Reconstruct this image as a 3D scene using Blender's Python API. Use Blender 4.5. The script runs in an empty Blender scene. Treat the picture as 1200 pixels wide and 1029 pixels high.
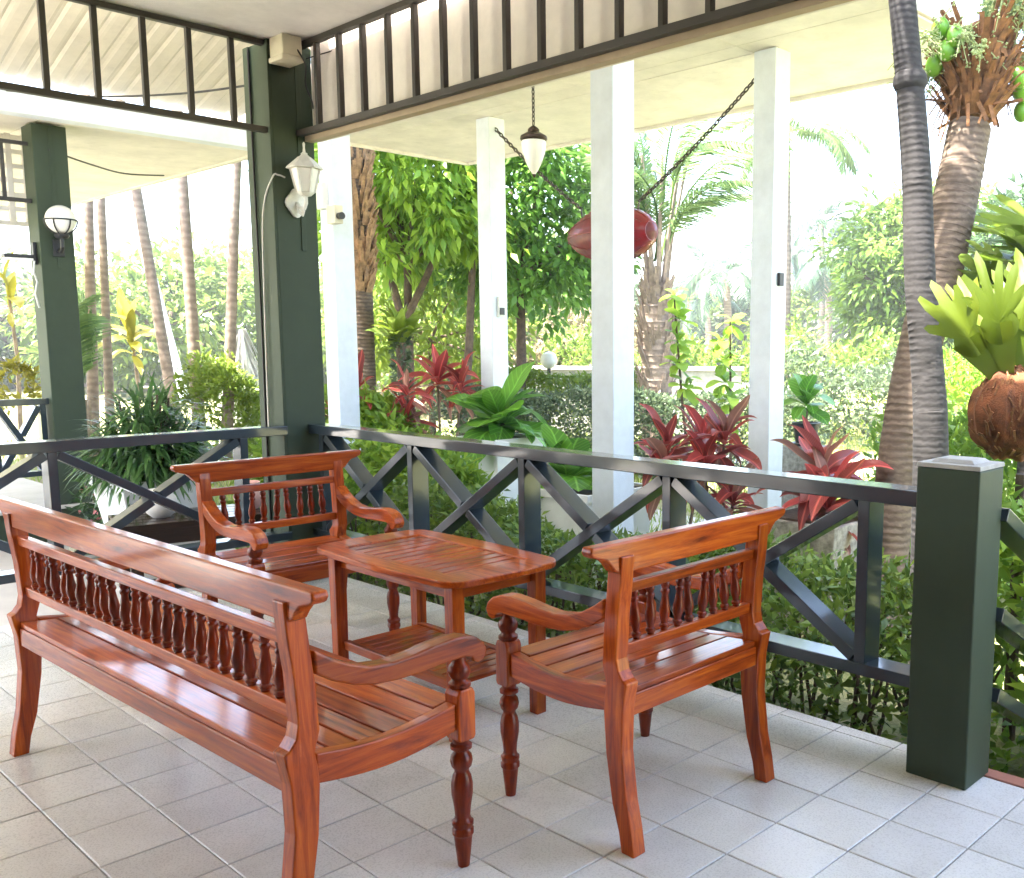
import bpy, bmesh, math, random
import numpy as np
from mathutils import Vector, Matrix

random.seed(7)
rng = np.random.default_rng(11)
SC = bpy.context.scene
COL = SC.collection
R = math.radians

# ------------------------------------------------------------------ camera
CAM_POS = Vector((3.5943, -1.1276, 1.4608))
YAW, PITCH, ROLL = 2.3110, 0.1309, 0.0011
fw = Vector((math.cos(PITCH) * math.cos(YAW), math.cos(PITCH) * math.sin(YAW), -math.sin(PITCH)))
rt = Vector((math.sin(YAW), -math.cos(YAW), 0))
up = rt.cross(fw)
rt2 = math.cos(ROLL) * rt + math.sin(ROLL) * up
up2 = -math.sin(ROLL) * rt + math.cos(ROLL) * up
cd = bpy.data.cameras.new('camera')
cam = bpy.data.objects.new('camera', cd)
COL.objects.link(cam)
m = Matrix(((rt2.x, up2.x, -fw.x), (rt2.y, up2.y, -fw.y), (rt2.z, up2.z, -fw.z)))
cam.matrix_world = Matrix.Translation(CAM_POS) @ m.to_4x4()
cd.sensor_fit = 'HORIZONTAL'
cd.sensor_width = 36.0
cd.lens = 1143.225 * 36.0 / 1200.0
cd.shift_x = -147.0 / 1200.0
cd.shift_y = 37.9 / 1200.0
cd.clip_start = 0.05
cd.clip_end = 2000
SC.camera = cam

# ------------------------------------------------------------------ sky, sun, exposure
SUN_AZ, SUN_EL = R(-120), R(68)
w = bpy.data.worlds.new('World')
SC.world = w
w.use_nodes = True
nt = w.node_tree
nt.nodes.clear()
sky = nt.nodes.new('ShaderNodeTexSky')
sky.sky_type = 'NISHITA'
sky.sun_disc = False
sky.sun_elevation = SUN_EL
sky.sun_rotation = math.pi / 2 - SUN_AZ
sky.air_density = 1.0
sky.dust_density = 4.0
sky.ozone_density = 1.0
bg = nt.nodes.new('ShaderNodeBackground')
bg.inputs['Strength'].default_value = 0.15
wo = nt.nodes.new('ShaderNodeOutputWorld')
nt.links.new(sky.outputs[0], bg.inputs['Color'])
nt.links.new(bg.outputs[0], wo.inputs['Surface'])
sl = bpy.data.lights.new('sun', 'SUN')
sl.energy = 4.5
sl.angle = R(0.6)
sl.color = (1.0, 0.95, 0.87)
so = bpy.data.objects.new('sun', sl)
COL.objects.link(so)
S = Vector((math.cos(SUN_EL) * math.cos(SUN_AZ), math.cos(SUN_EL) * math.sin(SUN_AZ), math.sin(SUN_EL)))
so.rotation_euler = S.to_track_quat('Z', 'Y').to_euler()
so.location = (0, 0, 20)
SC.view_settings.view_transform = 'Standard'
SC.view_settings.look = 'None'
SC.view_settings.exposure = 3.5
SC.view_settings.gamma = 1.0
SC.cycles.use_denoising = True
SC.cycles.max_bounces = 10
SC.cycles.diffuse_bounces = 6
SC.cycles.glossy_bounces = 4
SC.cycles.transmission_bounces = 6
SC.cycles.sample_clamp_indirect = 8.0

# ------------------------------------------------------------------ materials
MATS = {}

def newmat(name):
    mt = bpy.data.materials.new(name)
    mt.use_nodes = True
    MATS[name] = mt
    n = mt.node_tree
    b = n.nodes['Principled BSDF']
    return mt, n, b

def ramp(n, fac, stops):
    r = n.nodes.new('ShaderNodeValToRGB')
    el = r.color_ramp.elements
    while len(el) < len(stops):
        el.new(0.5)
    for e, (p, c) in zip(el, stops):
        e.position = p
        e.color = (c[0], c[1], c[2], 1)
    n.links.new(fac, r.inputs['Fac'])
    return r.outputs['Color']

def noise(n, scale, detail=4, rough=0.6, coord='Object', stretch=None, dist=0.0):
    tc = n.nodes.new('ShaderNodeTexCoord')
    src = tc.outputs[coord]
    if stretch:
        mp = n.nodes.new('ShaderNodeMapping')
        mp.inputs['Scale'].default_value = stretch
        n.links.new(src, mp.inputs['Vector'])
        src = mp.outputs['Vector']
    t = n.nodes.new('ShaderNodeTexNoise')
    t.inputs['Scale'].default_value = scale
    t.inputs['Detail'].default_value = detail
    t.inputs['Roughness'].default_value = rough
    t.inputs['Distortion'].default_value = dist
    n.links.new(src, t.inputs['Vector'])
    return t.outputs['Fac']

def bump(n, b, fac, strength=0.2, dist=0.01):
    bp = n.nodes.new('ShaderNodeBump')
    bp.inputs['Strength'].default_value = strength
    bp.inputs['Distance'].default_value = dist
    n.links.new(fac, bp.inputs['Height'])
    n.links.new(bp.outputs['Normal'], b.inputs['Normal'])

def mixc(n, fac, a, bcol, mode='MIX'):
    mx = n.nodes.new('ShaderNodeMix')
    mx.data_type = 'RGBA'
    mx.blend_type = mode
    for sock, val in ((mx.inputs[0], fac), (mx.inputs[6], a), (mx.inputs[7], bcol)):
        if hasattr(val, 'is_output'):
            n.links.new(val, sock)
        elif isinstance(val, (int, float)):
            sock.default_value = val
        else:
            sock.default_value = (val[0], val[1], val[2], 1)
    return mx.outputs[2]

def plain(name, c, rough=0.5, metal=0.0, var=0.12, scale=6.0, bumpy=0.05, coat=0.0, spec=0.5):
    mt, n, b = newmat(name)
    f = noise(n, scale, 5)
    lo = tuple(x * (1 - var) for x in c)
    hi = tuple(min(1, x * (1 + var)) for x in c)
    n.links.new(ramp(n, f, [(0.3, lo), (0.7, hi)]), b.inputs['Base Color'])
    b.inputs['Roughness'].default_value = rough
    b.inputs['Metallic'].default_value = metal
    b.inputs['Coat Weight'].default_value = coat
    b.inputs['Coat Roughness'].default_value = 0.15
    b.inputs['Specular IOR Level'].default_value = spec
    if bumpy:
        bump(n, b, noise(n, scale * 8, 4), bumpy, 0.005)
    return mt

def wood(name, axis, c1, c2, c3):
    mt, n, b = newmat(name)
    st = [14.0, 14.0, 14.0]
    st['xyz'.index(axis)] = 1.0
    oi = n.nodes.new('ShaderNodeObjectInfo')
    f = noise(n, 3.0, 7, 0.65, stretch=st, dist=0.6)
    col = ramp(n, f, [(0.31, c1), (0.49, c2), (0.68, c3)])
    f2 = noise(n, 1.6, 3)
    col = mixc(n, ramp(n, f2, [(0.35, (0, 0, 0)), (0.75, (0.55, 0.55, 0.55))]), col, tuple(x * 0.62 for x in c2))
    st2 = [5.0, 5.0, 5.0]
    st2['xyz'.index(axis)] = 1.2
    fw2 = noise(n, 4.0, 8, 0.75, stretch=st2)
    wk = ramp(n, fw2, [(0.62, (0, 0, 0)), (0.74, (0.45, 0.45, 0.45))])
    col = mixc(n, wk, col, tuple(min(1, x * 1.1 + 0.025) for x in c3))
    hs = n.nodes.new('ShaderNodeHueSaturation')
    mr = n.nodes.new('ShaderNodeMapRange')
    mr.inputs['To Min'].default_value = 0.70
    mr.inputs['To Max'].default_value = 1.20
    n.links.new(oi.outputs['Random'], mr.inputs['Value'])
    n.links.new(mr.outputs[0], hs.inputs['Value'])
    n.links.new(col, hs.inputs['Color'])
    n.links.new(hs.outputs[0], b.inputs['Base Color'])
    b.inputs['Roughness'].default_value = 0.45
    b.inputs['Specular IOR Level'].default_value = 0.1
    b.inputs['Coat Weight'].default_value = 0.75
    b.inputs['Coat IOR'].default_value = 1.38
    f3 = noise(n, 9.0, 4)
    cr = n.nodes.new('ShaderNodeMapRange')
    cr.inputs['To Min'].default_value = 0.02
    cr.inputs['To Max'].default_value = 0.18
    n.links.new(f3, cr.inputs['Value'])
    n.links.new(cr.outputs[0], b.inputs['Coat Roughness'])
    bump(n, b, f, 0.12, 0.003)
    return mt

WC = ((0.12, 0.011, 0.0005), (0.41, 0.060, 0.002), (0.62, 0.140, 0.008))
wood('teak_x', 'x', *WC)
wood('teak_y', 'y', *WC)
wood('teak_z', 'z', *WC)
WD = ((0.07, 0.006, 0.0005), (0.19, 0.017, 0.001), (0.31, 0.040, 0.002))
wood('turned_teak', 'z', *WD)
wood('dark_wood', 'x', (0.012, 0.007, 0.005), (0.03, 0.016, 0.010), (0.05, 0.026, 0.016))

def paint(name, c, rough=0.45, wear=0.5, coat=0.0):
    mt, n, b = newmat(name)
    f = noise(n, 2.2, 6, 0.7)
    col = ramp(n, f, [(0.3, tuple(x * 0.84 for x in c)), (0.55, c), (0.8, tuple(x * 1.15 + 0.004 for x in c))])
    f2 = noise(n, 30, 5, 0.8)
    k = ramp(n, f2, [(0.66, (0, 0, 0)), (0.74, (wear, wear, wear))])
    col = mixc(n, k, col, tuple(min(1, x * 1.5 + 0.03) for x in c))
    f3 = noise(n, 5.0, 6, 0.7, stretch=(1, 1, 0.12))
    k2 = ramp(n, f3, [(0.56, (0, 0, 0)), (0.75, (0.35, 0.35, 0.35))])
    col = mixc(n, k2, col, tuple(x * 0.6 for x in c))
    n.links.new(col, b.inputs['Base Color'])
    b.inputs['Roughness'].default_value = rough
    b.inputs['Specular IOR Level'].default_value = 0.3
    b.inputs['Coat Weight'].default_value = coat
    b.inputs['Coat Roughness'].default_value = 0.10
    bump(n, b, noise(n, 55, 4), 0.10, 0.003)
    return mt

paint('green_paint', (0.040, 0.058, 0.033), 0.6, 0.5)
paint('slate_paint', (0.018, 0.030, 0.042), 0.4, 0.5, 1.0)
paint('frieze_paint', (0.050, 0.043, 0.038), 0.45, 0.3)
paint('column_white', (0.74, 0.79, 0.86), 0.5, 0.1)
paint('beam_white', (0.78, 0.83, 0.90), 0.5, 0.1)
paint('beam_tan', (0.42, 0.33, 0.23), 0.6, 0.2)
paint('soffit', (0.80, 0.745, 0.68), 0.65, 0.1)
paint('sheet_tan', (0.60, 0.54, 0.44), 0.6, 0.1)
paint('ceiling_cream', (0.80, 0.77, 0.72), 0.65, 0.1)
plain('white_plaster', (0.78, 0.79, 0.79), 0.55, var=0.08, scale=4)
plain('white_lamp', (0.72, 0.71, 0.66), 0.4, var=0.1, scale=30)
plain('black_metal', (0.018, 0.018, 0.02), 0.4, var=0.3)
plain('bronze_metal', (0.06, 0.04, 0.03), 0.4, metal=0.6, var=0.3, scale=30)
plain('chain_metal', (0.10, 0.085, 0.08), 0.45, metal=0.7, var=0.3, scale=40)
plain('opal_glass', (0.86, 0.83, 0.78), 0.25, var=0.03, coat=0.5)
plain('beige_plastic', (0.66, 0.60, 0.44), 0.45, var=0.08)
plain('cable_black', (0.02, 0.018, 0.018), 0.5)
plain('cable_white', (0.65, 0.64, 0.6), 0.5)
plain('red_tile', (0.40, 0.17, 0.12), 0.45, var=0.2)
plain('concrete', (0.42, 0.40, 0.37), 0.8, var=0.25, scale=9, bumpy=0.4)
plain('stone_pot', (0.36, 0.34, 0.30), 0.9, var=0.45, scale=28, bumpy=0.9)
plain('paving', (0.48, 0.455, 0.425), 0.7, var=0.12, scale=3, bumpy=0.2)
plain('roof_red', (0.26, 0.05, 0.05), 0.6)
plain('house_wall', (0.42, 0.35, 0.33), 0.8)
plain('window_dark', (0.04, 0.05, 0.06), 0.15)
plain('grout', (0.27, 0.24, 0.215), 0.9, var=0.3, scale=12, bumpy=0.2)
plain('red_lacquer', (0.15, 0.014, 0.018), 0.6, var=0.3, scale=14, coat=0.3)
plain('red_lacquer_bright', (0.22, 0.012, 0.02), 0.3, var=0.2, scale=14, coat=0.3)
plain('pink_clay', (0.62, 0.34, 0.28), 0.7)
plain('soil', (0.07, 0.045, 0.03), 0.95, var=0.4, scale=25, bumpy=0.8)
plain('sheath_tan', (0.30, 0.185, 0.10), 0.9, var=0.5, scale=14, bumpy=0.8)
plain('husk', (0.15, 0.050, 0.016), 0.9, var=0.6, scale=18, bumpy=1.0)
plain('coconut_green', (0.13, 0.30, 0.02), 0.35, var=0.2, scale=10, coat=0.2)
plain('bark_brown', (0.11, 0.075, 0.05), 0.9, var=0.45, scale=14, bumpy=0.9)
plain('bark_pale', (0.26, 0.20, 0.15), 0.9, var=0.35, scale=12, bumpy=0.8)
plain('fibre_brown', (0.22, 0.10, 0.04), 0.95, var=0.6, scale=16, bumpy=0.9)
plain('dry_straw', (0.48, 0.40, 0.28), 0.9, var=0.3, scale=10)
plain('pale_straw', (0.66, 0.64, 0.60), 0.9, var=0.2, scale=10)

def tile_mat():
    mt, n, b = newmat('floor_tile')
    oi = n.nodes.new('ShaderNodeObjectInfo')
    f = noise(n, 5.0, 6, 0.7, coord='Object')
    add = n.nodes.new('ShaderNodeVectorMath')
    tc = n.nodes.new('ShaderNodeTexCoord')
    add.operation = 'ADD'
    cmb = n.nodes.new('ShaderNodeCombineXYZ')
    ml = n.nodes.new('ShaderNodeMath')
    ml.operation = 'MULTIPLY'
    ml.inputs[1].default_value = 60
    n.links.new(oi.outputs['Random'], ml.inputs[0])
    for i in range(3):
        n.links.new(ml.outputs[0], cmb.inputs[i])
    n.links.new(tc.outputs['Object'], add.inputs[0])
    n.links.new(cmb.outputs[0], add.inputs[1])
    t = n.nodes.new('ShaderNodeTexNoise')
    t.inputs['Scale'].default_value = 7
    t.inputs['Detail'].default_value = 6
    n.links.new(add.outputs[0], t.inputs['Vector'])
    col = ramp(n, t.outputs['Fac'], [(0.25, (0.69, 0.665, 0.63)), (0.5, (0.745, 0.72, 0.685)), (0.8, (0.78, 0.755, 0.72))])
    t2 = n.nodes.new('ShaderNodeTexNoise')
    t2.inputs['Scale'].default_value = 160
    t2.inputs['Detail'].default_value = 3
    n.links.new(add.outputs[0], t2.inputs['Vector'])
    gp = n.nodes.new('ShaderNodeNewGeometry')
    t3 = n.nodes.new('ShaderNodeTexNoise')
    t3.inputs['Scale'].default_value = 1.3
    t3.inputs['Detail'].default_value = 7
    t3.inputs['Roughness'].default_value = 0.7
    n.links.new(gp.outputs['Position'], t3.inputs['Vector'])
    col = mixc(n, ramp(n, t3.outputs['Fac'], [(0.45, (0, 0, 0)), (0.72, (0.75, 0.75, 0.75))]), col, (0.53, 0.50, 0.455))
    sp = ramp(n, t2.outputs['Fac'], [(0.66, (0, 0, 0)), (0.76, (0.16, 0.16, 0.16))])
    col = mixc(n, sp, col, (0.30, 0.28, 0.25))
    hs = n.nodes.new('ShaderNodeHueSaturation')
    mr = n.nodes.new('ShaderNodeMapRange')
    mr.inputs['To Min'].default_value = 0.88
    mr.inputs['To Max'].default_value = 1.07
    n.links.new(oi.outputs['Random'], mr.inputs['Value'])
    n.links.new(mr.outputs[0], hs.inputs['Value'])
    n.links.new(col, hs.inputs['Color'])
    n.links.new(hs.outputs[0], b.inputs['Base Color'])
    rr = n.nodes.new('ShaderNodeMapRange')
    rr.inputs['To Min'].default_value = 0.22
    rr.inputs['To Max'].default_value = 0.34
    n.links.new(t2.outputs['Fac'], rr.inputs['Value'])
    n.links.new(rr.outputs[0], b.inputs['Roughness'])
    bump(n, b, t2.outputs['Fac'], 0.02, 0.002)
tile_mat()

def leafmat(name, c1, c2, trans=0.35, rough=0.45, tipcol=None, veins=None):
    """leaf: glossy front + light coming through, colour differing leaf by leaf"""
    mt, n, b = newmat(name)
    g = n.nodes.new('ShaderNodeNewGeometry')
    oi = n.nodes.new('ShaderNodeObjectInfo')
    ad = n.nodes.new('ShaderNodeMath')
    ad.operation = 'ADD'
    n.links.new(g.outputs['Random Per Island'], ad.inputs[0])
    n.links.new(oi.outputs['Random'], ad.inputs[1])
    fr = n.nodes.new('ShaderNodeMath')
    fr.operation = 'FRACT'
    n.links.new(ad.outputs[0], fr.inputs[0])
    stops = [(0.0, c1), (0.85, c2)]
    if tipcol:
        stops.append((1.0, tipcol))
    col = ramp(n, fr.outputs[0], stops)
    f = noise(n, 3.0, 3)
    col = mixc(n, ramp(n, f, [(0.3, (0, 0, 0)), (0.7, (0.5, 0.5, 0.5))]), col, tuple((a + d) * 0.5 * 0.7 for a, d in zip(c1, c2)))
    if veins:
        tc = n.nodes.new('ShaderNodeTexCoord')
        sx = n.nodes.new('ShaderNodeSeparateXYZ')
        n.links.new(tc.outputs['Object'], sx.inputs[0])
        ab = n.nodes.new('ShaderNodeMath'); ab.operation = 'ABSOLUTE'
        n.links.new(sx.outputs['Y'], ab.inputs[0])
        mid = ramp(n, ab.outputs[0], [(0.0, (0.75, 0.75, 0.75)), (veins[0], (0, 0, 0))])
        ml = n.nodes.new('ShaderNodeMath'); ml.operation = 'MULTIPLY'; ml.inputs[1].default_value = veins[2]
        n.links.new(ab.outputs[0], ml.inputs[0])
        df = n.nodes.new('ShaderNodeMath'); df.operation = 'SUBTRACT'
        n.links.new(sx.outputs['X'], df.inputs[0]); n.links.new(ml.outputs[0], df.inputs[1])
        m2 = n.nodes.new('ShaderNodeMath'); m2.operation = 'MULTIPLY'; m2.inputs[1].default_value = veins[1]
        n.links.new(df.outputs[0], m2.inputs[0])
        fr2 = n.nodes.new('ShaderNodeMath'); fr2.operation = 'PINGPONG'; fr2.inputs[1].default_value = 0.5
        n.links.new(m2.outputs[0], fr2.inputs[0])
        side = ramp(n, fr2.outputs[0], [(0.0, (0.45, 0.45, 0.45)), (0.12, (0, 0, 0))])
        pale = tuple(min(1, x * 1.7 + 0.05) for x in c2)
        col = mixc(n, side, col, pale)
        col = mixc(n, mid, col, pale)
        f9 = noise(n, 6.0, 6, 0.75)
        col = mixc(n, ramp(n, f9, [(0.66, (0, 0, 0)), (0.72, (0.6, 0.6, 0.6))]), col, tuple(0.5 * x + y for x, y in zip(c1, (0.10, 0.07, 0.02))))
        bump(n, b, fr2.outputs[0], 0.25, 0.01)
    n.links.new(col, b.inputs['Base Color'])
    b.inputs['Roughness'].default_value = rough
    b.inputs['Specular IOR Level'].default_value = 0.4
    tr = n.nodes.new('ShaderNodeBsdfTranslucent')
    bc = n.nodes.new('ShaderNodeBrightContrast')
    bc.inputs['Bright'].default_value = 0.04
    n.links.new(col, bc.inputs['Color'])
    n.links.new(bc.outputs[0], tr.inputs['Color'])
    ms = n.nodes.new('ShaderNodeMixShader')
    ms.inputs[0].default_value = trans
    out = n.nodes['Material Output']
    n.links.new(b.outputs[0], ms.inputs[1])
    n.links.new(tr.outputs[0], ms.inputs[2])
    n.links.new(ms.outputs[0], out.inputs['Surface'])
    return mt

leafmat('leaf_hedge', (0.05, 0.13, 0.018), (0.25, 0.36, 0.04), 0.35, 0.35)
leafmat('leaf_mid', (0.06, 0.17, 0.02), (0.20, 0.40, 0.045), 0.42)
leafmat('leaf_bright', (0.12, 0.27, 0.02), (0.36, 0.52, 0.045), 0.48)
leafmat('leaf_dark', (0.018, 0.055, 0.015), (0.06, 0.13, 0.03), 0.25, 0.35)
leafmat('leaf_strap', (0.025, 0.08, 0.02), (0.10, 0.22, 0.05), 0.25, 0.3)
leafmat('leaf_sun', (0.045, 0.105, 0.010), (0.19, 0.28, 0.022), 0.38)
leafmat('leaf_round', (0.055, 0.13, 0.012), (0.19, 0.31, 0.028), 0.38)
leafmat('leaf_bronze', (0.20, 0.07, 0.05), (0.40, 0.20, 0.14), 0.35, 0.3, veins=(0.025, 14.0, 3.0))
leafmat('leaf_big', (0.07, 0.22, 0.02), (0.17, 0.38, 0.03), 0.35, 0.3, veins=(0.03, 9.0, 0.9))
leafmat('leaf_grey', (0.045, 0.08, 0.035), (0.12, 0.17, 0.075), 0.3)
leafmat('leaf_yellow', (0.22, 0.21, 0.015), (0.38, 0.34, 0.02), 0.45)
leafmat('leaf_fern', (0.085, 0.135, 0.004), (0.145, 0.20, 0.008), 0.5, 0.45)
leafmat('leaf_lime', (0.13, 0.22, 0.015), (0.24, 0.32, 0.022), 0.5, 0.4)
leafmat('leaf_red', (0.26, 0.02, 0.025), (0.58, 0.085, 0.07), 0.4, 0.3, veins=(0.025, 14.0, 3.0))
leafmat('leaf_maroon', (0.14, 0.018, 0.024), (0.46, 0.075, 0.05), 0.35, 0.28, veins=(0.025, 14.0, 3.0))
leafmat('leaf_palm', (0.05, 0.12, 0.03), (0.17, 0.27, 0.07), 0.35)
leafmat('leaf_farpalm', (0.04, 0.09, 0.05), (0.10, 0.17, 0.09), 0.35)
leafmat('leaf_dry', (0.15, 0.12, 0.06), (0.27, 0.22, 0.12), 0.35, 0.7)
leafmat('leaf_flower', (0.45, 0.06, 0.10), (0.70, 0.25, 0.25), 0.3)
leafmat('grass_blade', (0.14, 0.24, 0.03), (0.36, 0.44, 0.06), 0.4)
leafmat('bud', (0.30, 0.38, 0.14), (0.50, 0.56, 0.26), 0.3)

def ground_mat():
    mt, n, b = newmat('lawn_ground')
    f = noise(n, 0.35, 6, 0.65)
    col = ramp(n, f, [(0.3, (0.10, 0.13, 0.04)), (0.5, (0.22, 0.24, 0.08)), (0.62, (0.32, 0.29, 0.17)), (0.8, (0.42, 0.38, 0.29))])
    f2 = noise(n, 9, 6, 0.7)
    col = mixc(n, ramp(n, f2, [(0.35, (0, 0, 0)), (0.7, (0.6, 0.6, 0.6))]), col, (0.13, 0.10, 0.06))
    n.links.new(col, b.inputs['Base Color'])
    b.inputs['Roughness'].default_value = 0.95
    bump(n, b, noise(n, 40, 5), 0.6, 0.02)
ground_mat()

def trunk_mat(name, ca, cb, rings, bs=0.35):
    mt, n, b = newmat(name)
    tc = n.nodes.new('ShaderNodeTexCoord')
    wv = n.nodes.new('ShaderNodeTexWave')
    wv.wave_type = 'BANDS'
    wv.bands_direction = 'Z'
    wv.inputs['Scale'].default_value = rings
    wv.inputs['Distortion'].default_value = 3.0
    wv.inputs['Detail'].default_value = 3
    wv.inputs['Detail Scale'].default_value = 3
    n.links.new(tc.outputs['Object'], wv.inputs['Vector'])
    col = ramp(n, wv.outputs['Fac'], [(0.1, ca), (0.8, cb)])
    f = noise(n, 8, 5, 0.7)
    col = mixc(n, ramp(n, f, [(0.4, (0, 0, 0)), (0.7, (0.7, 0.7, 0.7))]), col, tuple(x * 0.6 for x in ca))
    n.links.new(col, b.inputs['Base Color'])
    b.inputs['Roughness'].default_value = 0.9
    bump(n, b, wv.outputs['Fac'], bs, 0.010)
trunk_mat('trunk_grey', (0.016, 0.014, 0.014), (0.034, 0.031, 0.031), 9, 0.15)
trunk_mat('trunk_brown', (0.10, 0.068, 0.047), (0.17, 0.125, 0.09), 7, 0.25)
trunk_mat('trunk_slim', (0.22, 0.165, 0.13), (0.30, 0.235, 0.19), 3, 0.12)

# ------------------------------------------------------------------ mesh helpers
class MB:
    """collects shapes and links them as one mesh object"""
    def __init__(s):
        s.v = []
        s.f = []
        s.smooth = []
    def add(s, v, f, smooth=False):
        o = len(s.v)
        s.v += [tuple(p) for p in v]
        s.f += [tuple(i + o for i in q) for q in f]
        s.smooth += [smooth] * len(f)
        return s
    def box(s, x0, x1, y0, y1, z0, z1):
        v = [(x0, y0, z0), (x1, y0, z0), (x1, y1, z0), (x0, y1, z0), (x0, y0, z1), (x1, y0, z1), (x1, y1, z1), (x0, y1, z1)]
        return s.add(v, [(3, 2, 1, 0), (4, 5, 6, 7), (0, 1, 5, 4), (1, 2, 6, 5), (2, 3, 7, 6), (3, 0, 4, 7)])
    def taper(s, c, z0, z1, hx0, hy0, hx1, hy1):
        x, y = c
        v = [(x - hx0, y - hy0, z0), (x + hx0, y - hy0, z0), (x + hx0, y + hy0, z0), (x - hx0, y + hy0, z0),
             (x - hx1, y - hy1, z1), (x + hx1, y - hy1, z1), (x + hx1, y + hy1, z1), (x - hx1, y + hy1, z1)]
        return s.add(v, [(3, 2, 1, 0), (4, 5, 6, 7), (0, 1, 5, 4), (1, 2, 6, 5), (2, 3, 7, 6), (3, 0, 4, 7)])
    def prism(s, poly, axis, a0, a1):
        """extrude a 2-D polygon along axis: x -> poly is (y,z); y -> (x,z); z -> (x,y)"""
        n = len(poly)
        def P(p, a):
            return {'x': (a, p[0], p[1]), 'y': (p[0], a, p[1]), 'z': (p[0], p[1], a)}[axis]
        v = [P(p, a0) for p in poly] + [P(p, a1) for p in poly]
        f = [tuple(range(n - 1, -1, -1)), tuple(range(n, 2 * n))]
        f += [(i, (i + 1) % n, n + (i + 1) % n, n + i) for i in range(n)]
        return s.add(v, f)
    def lathe(s, prof, c=(0, 0), seg=14, cap=True):
        """prof = [(z, r)] bottom to top"""
        v, f = [], []
        for z, r in prof:
            for k in range(seg):
                a = 2 * math.pi * k / seg
                v.append((c[0] + r * math.cos(a), c[1] + r * math.sin(a), z))
        for i in range(len(prof) - 1):
            for k in range(seg):
                k2 = (k + 1) % seg
                f.append((i * seg + k, i * seg + k2, (i + 1) * seg + k2, (i + 1) * seg + k))
        if cap:
            f.append(tuple(range(seg - 1, -1, -1)))
            f.append(tuple((len(prof) - 1) * seg + k for k in range(seg)))
        return s.add(v, f, True)
    def tube(s, pts, rad, seg=8, cap=True):
        pts = [Vector(p) for p in pts]
        if not isinstance(rad, (list, tuple)):
            rad = [rad] * len(pts)
        v, f = [], []
        ref = None
        for i, p in enumerate(pts):
            d = (pts[min(i + 1, len(pts) - 1)] - pts[max(i - 1, 0)]).normalized()
            if ref is None:
                ref = Vector((0, 0, 1)) if abs(d.z) < 0.9 else Vector((1, 0, 0))
                ref = (ref - d * ref.dot(d)).normalized()
            else:
                ref = (ref - d * ref.dot(d)).normalized()
            b = d.cross(ref)
            for k in range(seg):
                a = 2 * math.pi * k / seg
                v.append(p + (ref * math.cos(a) + b * math.sin(a)) * rad[i])
        for i in range(len(pts) - 1):
            for k in range(seg):
                k2 = (k + 1) % seg
                f.append((i * seg + k, i * seg + k2, (i + 1) * seg + k2, (i + 1) * seg + k))
        if cap:
            f.append(tuple(range(seg - 1, -1, -1)))
            f.append(tuple((len(pts) - 1) * seg + k for k in range(seg)))
        return s.add(v, f, True)
    def bar(s, p, q, hw, hd, side):
        """rectangular bar from p to q; hd is the half depth along the unit vector side, hw half width across it"""
        p, q, sd = Vector(p), Vector(q), Vector(side)
        d = (q - p).normalized()
        wv = d.cross(sd).normalized() * hw
        sv = sd.normalized() * hd
        v = [p - wv - sv, p + wv - sv, p + wv + sv, p - wv + sv, q - wv - sv, q + wv - sv, q + wv + sv, q - wv + sv]
        return s.add(v, [(3, 2, 1, 0), (4, 5, 6, 7), (0, 1, 5, 4), (1, 2, 6, 5), (2, 3, 7, 6), (3, 0, 4, 7)])
    def sphere(s, c, r, seg=16, rings=10, sq=(1, 1, 1)):
        v, f = [], []
        for i in range(rings + 1):
            th = math.pi * i / rings
            for k in range(seg):
                a = 2 * math.pi * k / seg
                v.append((c[0] + r * sq[0] * math.sin(th) * math.cos(a), c[1] + r * sq[1] * math.sin(th) * math.sin(a), c[2] - r * sq[2] * math.cos(th)))
        for i in range(rings):
            for k in range(seg):
                k2 = (k + 1) % seg
                f.append((i * seg + k, i * seg + k2, (i + 1) * seg + k2, (i + 1) * seg + k))
        return s.add(v, f, True)
    def mesh(s, name):
        me = bpy.data.meshes.new(name)
        me.from_pydata(s.v, [], s.f)
        bm = bmesh.new()
        bm.from_mesh(me)
        bmesh.ops.recalc_face_normals(bm, faces=bm.faces)
        bm.to_mesh(me)
        bm.free()
        if any(s.smooth):
            me.polygons.foreach_set('use_smooth', [True] * len(me.polygons))
            me.set_sharp_from_angle(angle=R(40))
        return me
    def build(s, name, mat, parent=None, bevel=0.0, seg=2):
        return link(name, s.mesh(name), mat, parent, bevel, seg)

def link(name, me, mat, parent=None, bevel=0.0, seg=2):
    o = bpy.data.objects.new(name, me)
    COL.objects.link(o)
    if mat and not me.materials:
        me.materials.append(MATS[mat])
    if parent:
        o.parent = parent
    if bevel:
        b = o.modifiers.new('bevel', 'BEVEL')
        b.width = bevel
        b.segments = seg
        b.limit_method = 'ANGLE'
        b.angle_limit = R(35)
    return o

def tag(o, label=None, cat=None, group=None, kind=None):
    if label: o['label'] = label
    if cat: o['category'] = cat
    if group: o['group'] = group
    if kind: o['kind'] = kind
    return o

def thing(name, label, cat, loc=(0, 0, 0), rz=0.0, group=None):
    o = bpy.data.objects.new(name, None)
    o.empty_display_size = 0.1
    COL.objects.link(o)
    o.location = loc
    o.rotation_euler = (0, 0, rz)
    return tag(o, label, cat, group)

def copy_tree(o, parent=None):
    c = o.copy()
    COL.objects.link(c)
    c.parent = parent
    for ch in list(o.children):
        copy_tree(ch, c)
    return c

GZ = -0.30       # garden ground level
X = Vector((1, 0, 0)); Y = Vector((0, 1, 0)); Z = Vector((0, 0, 1))

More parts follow.
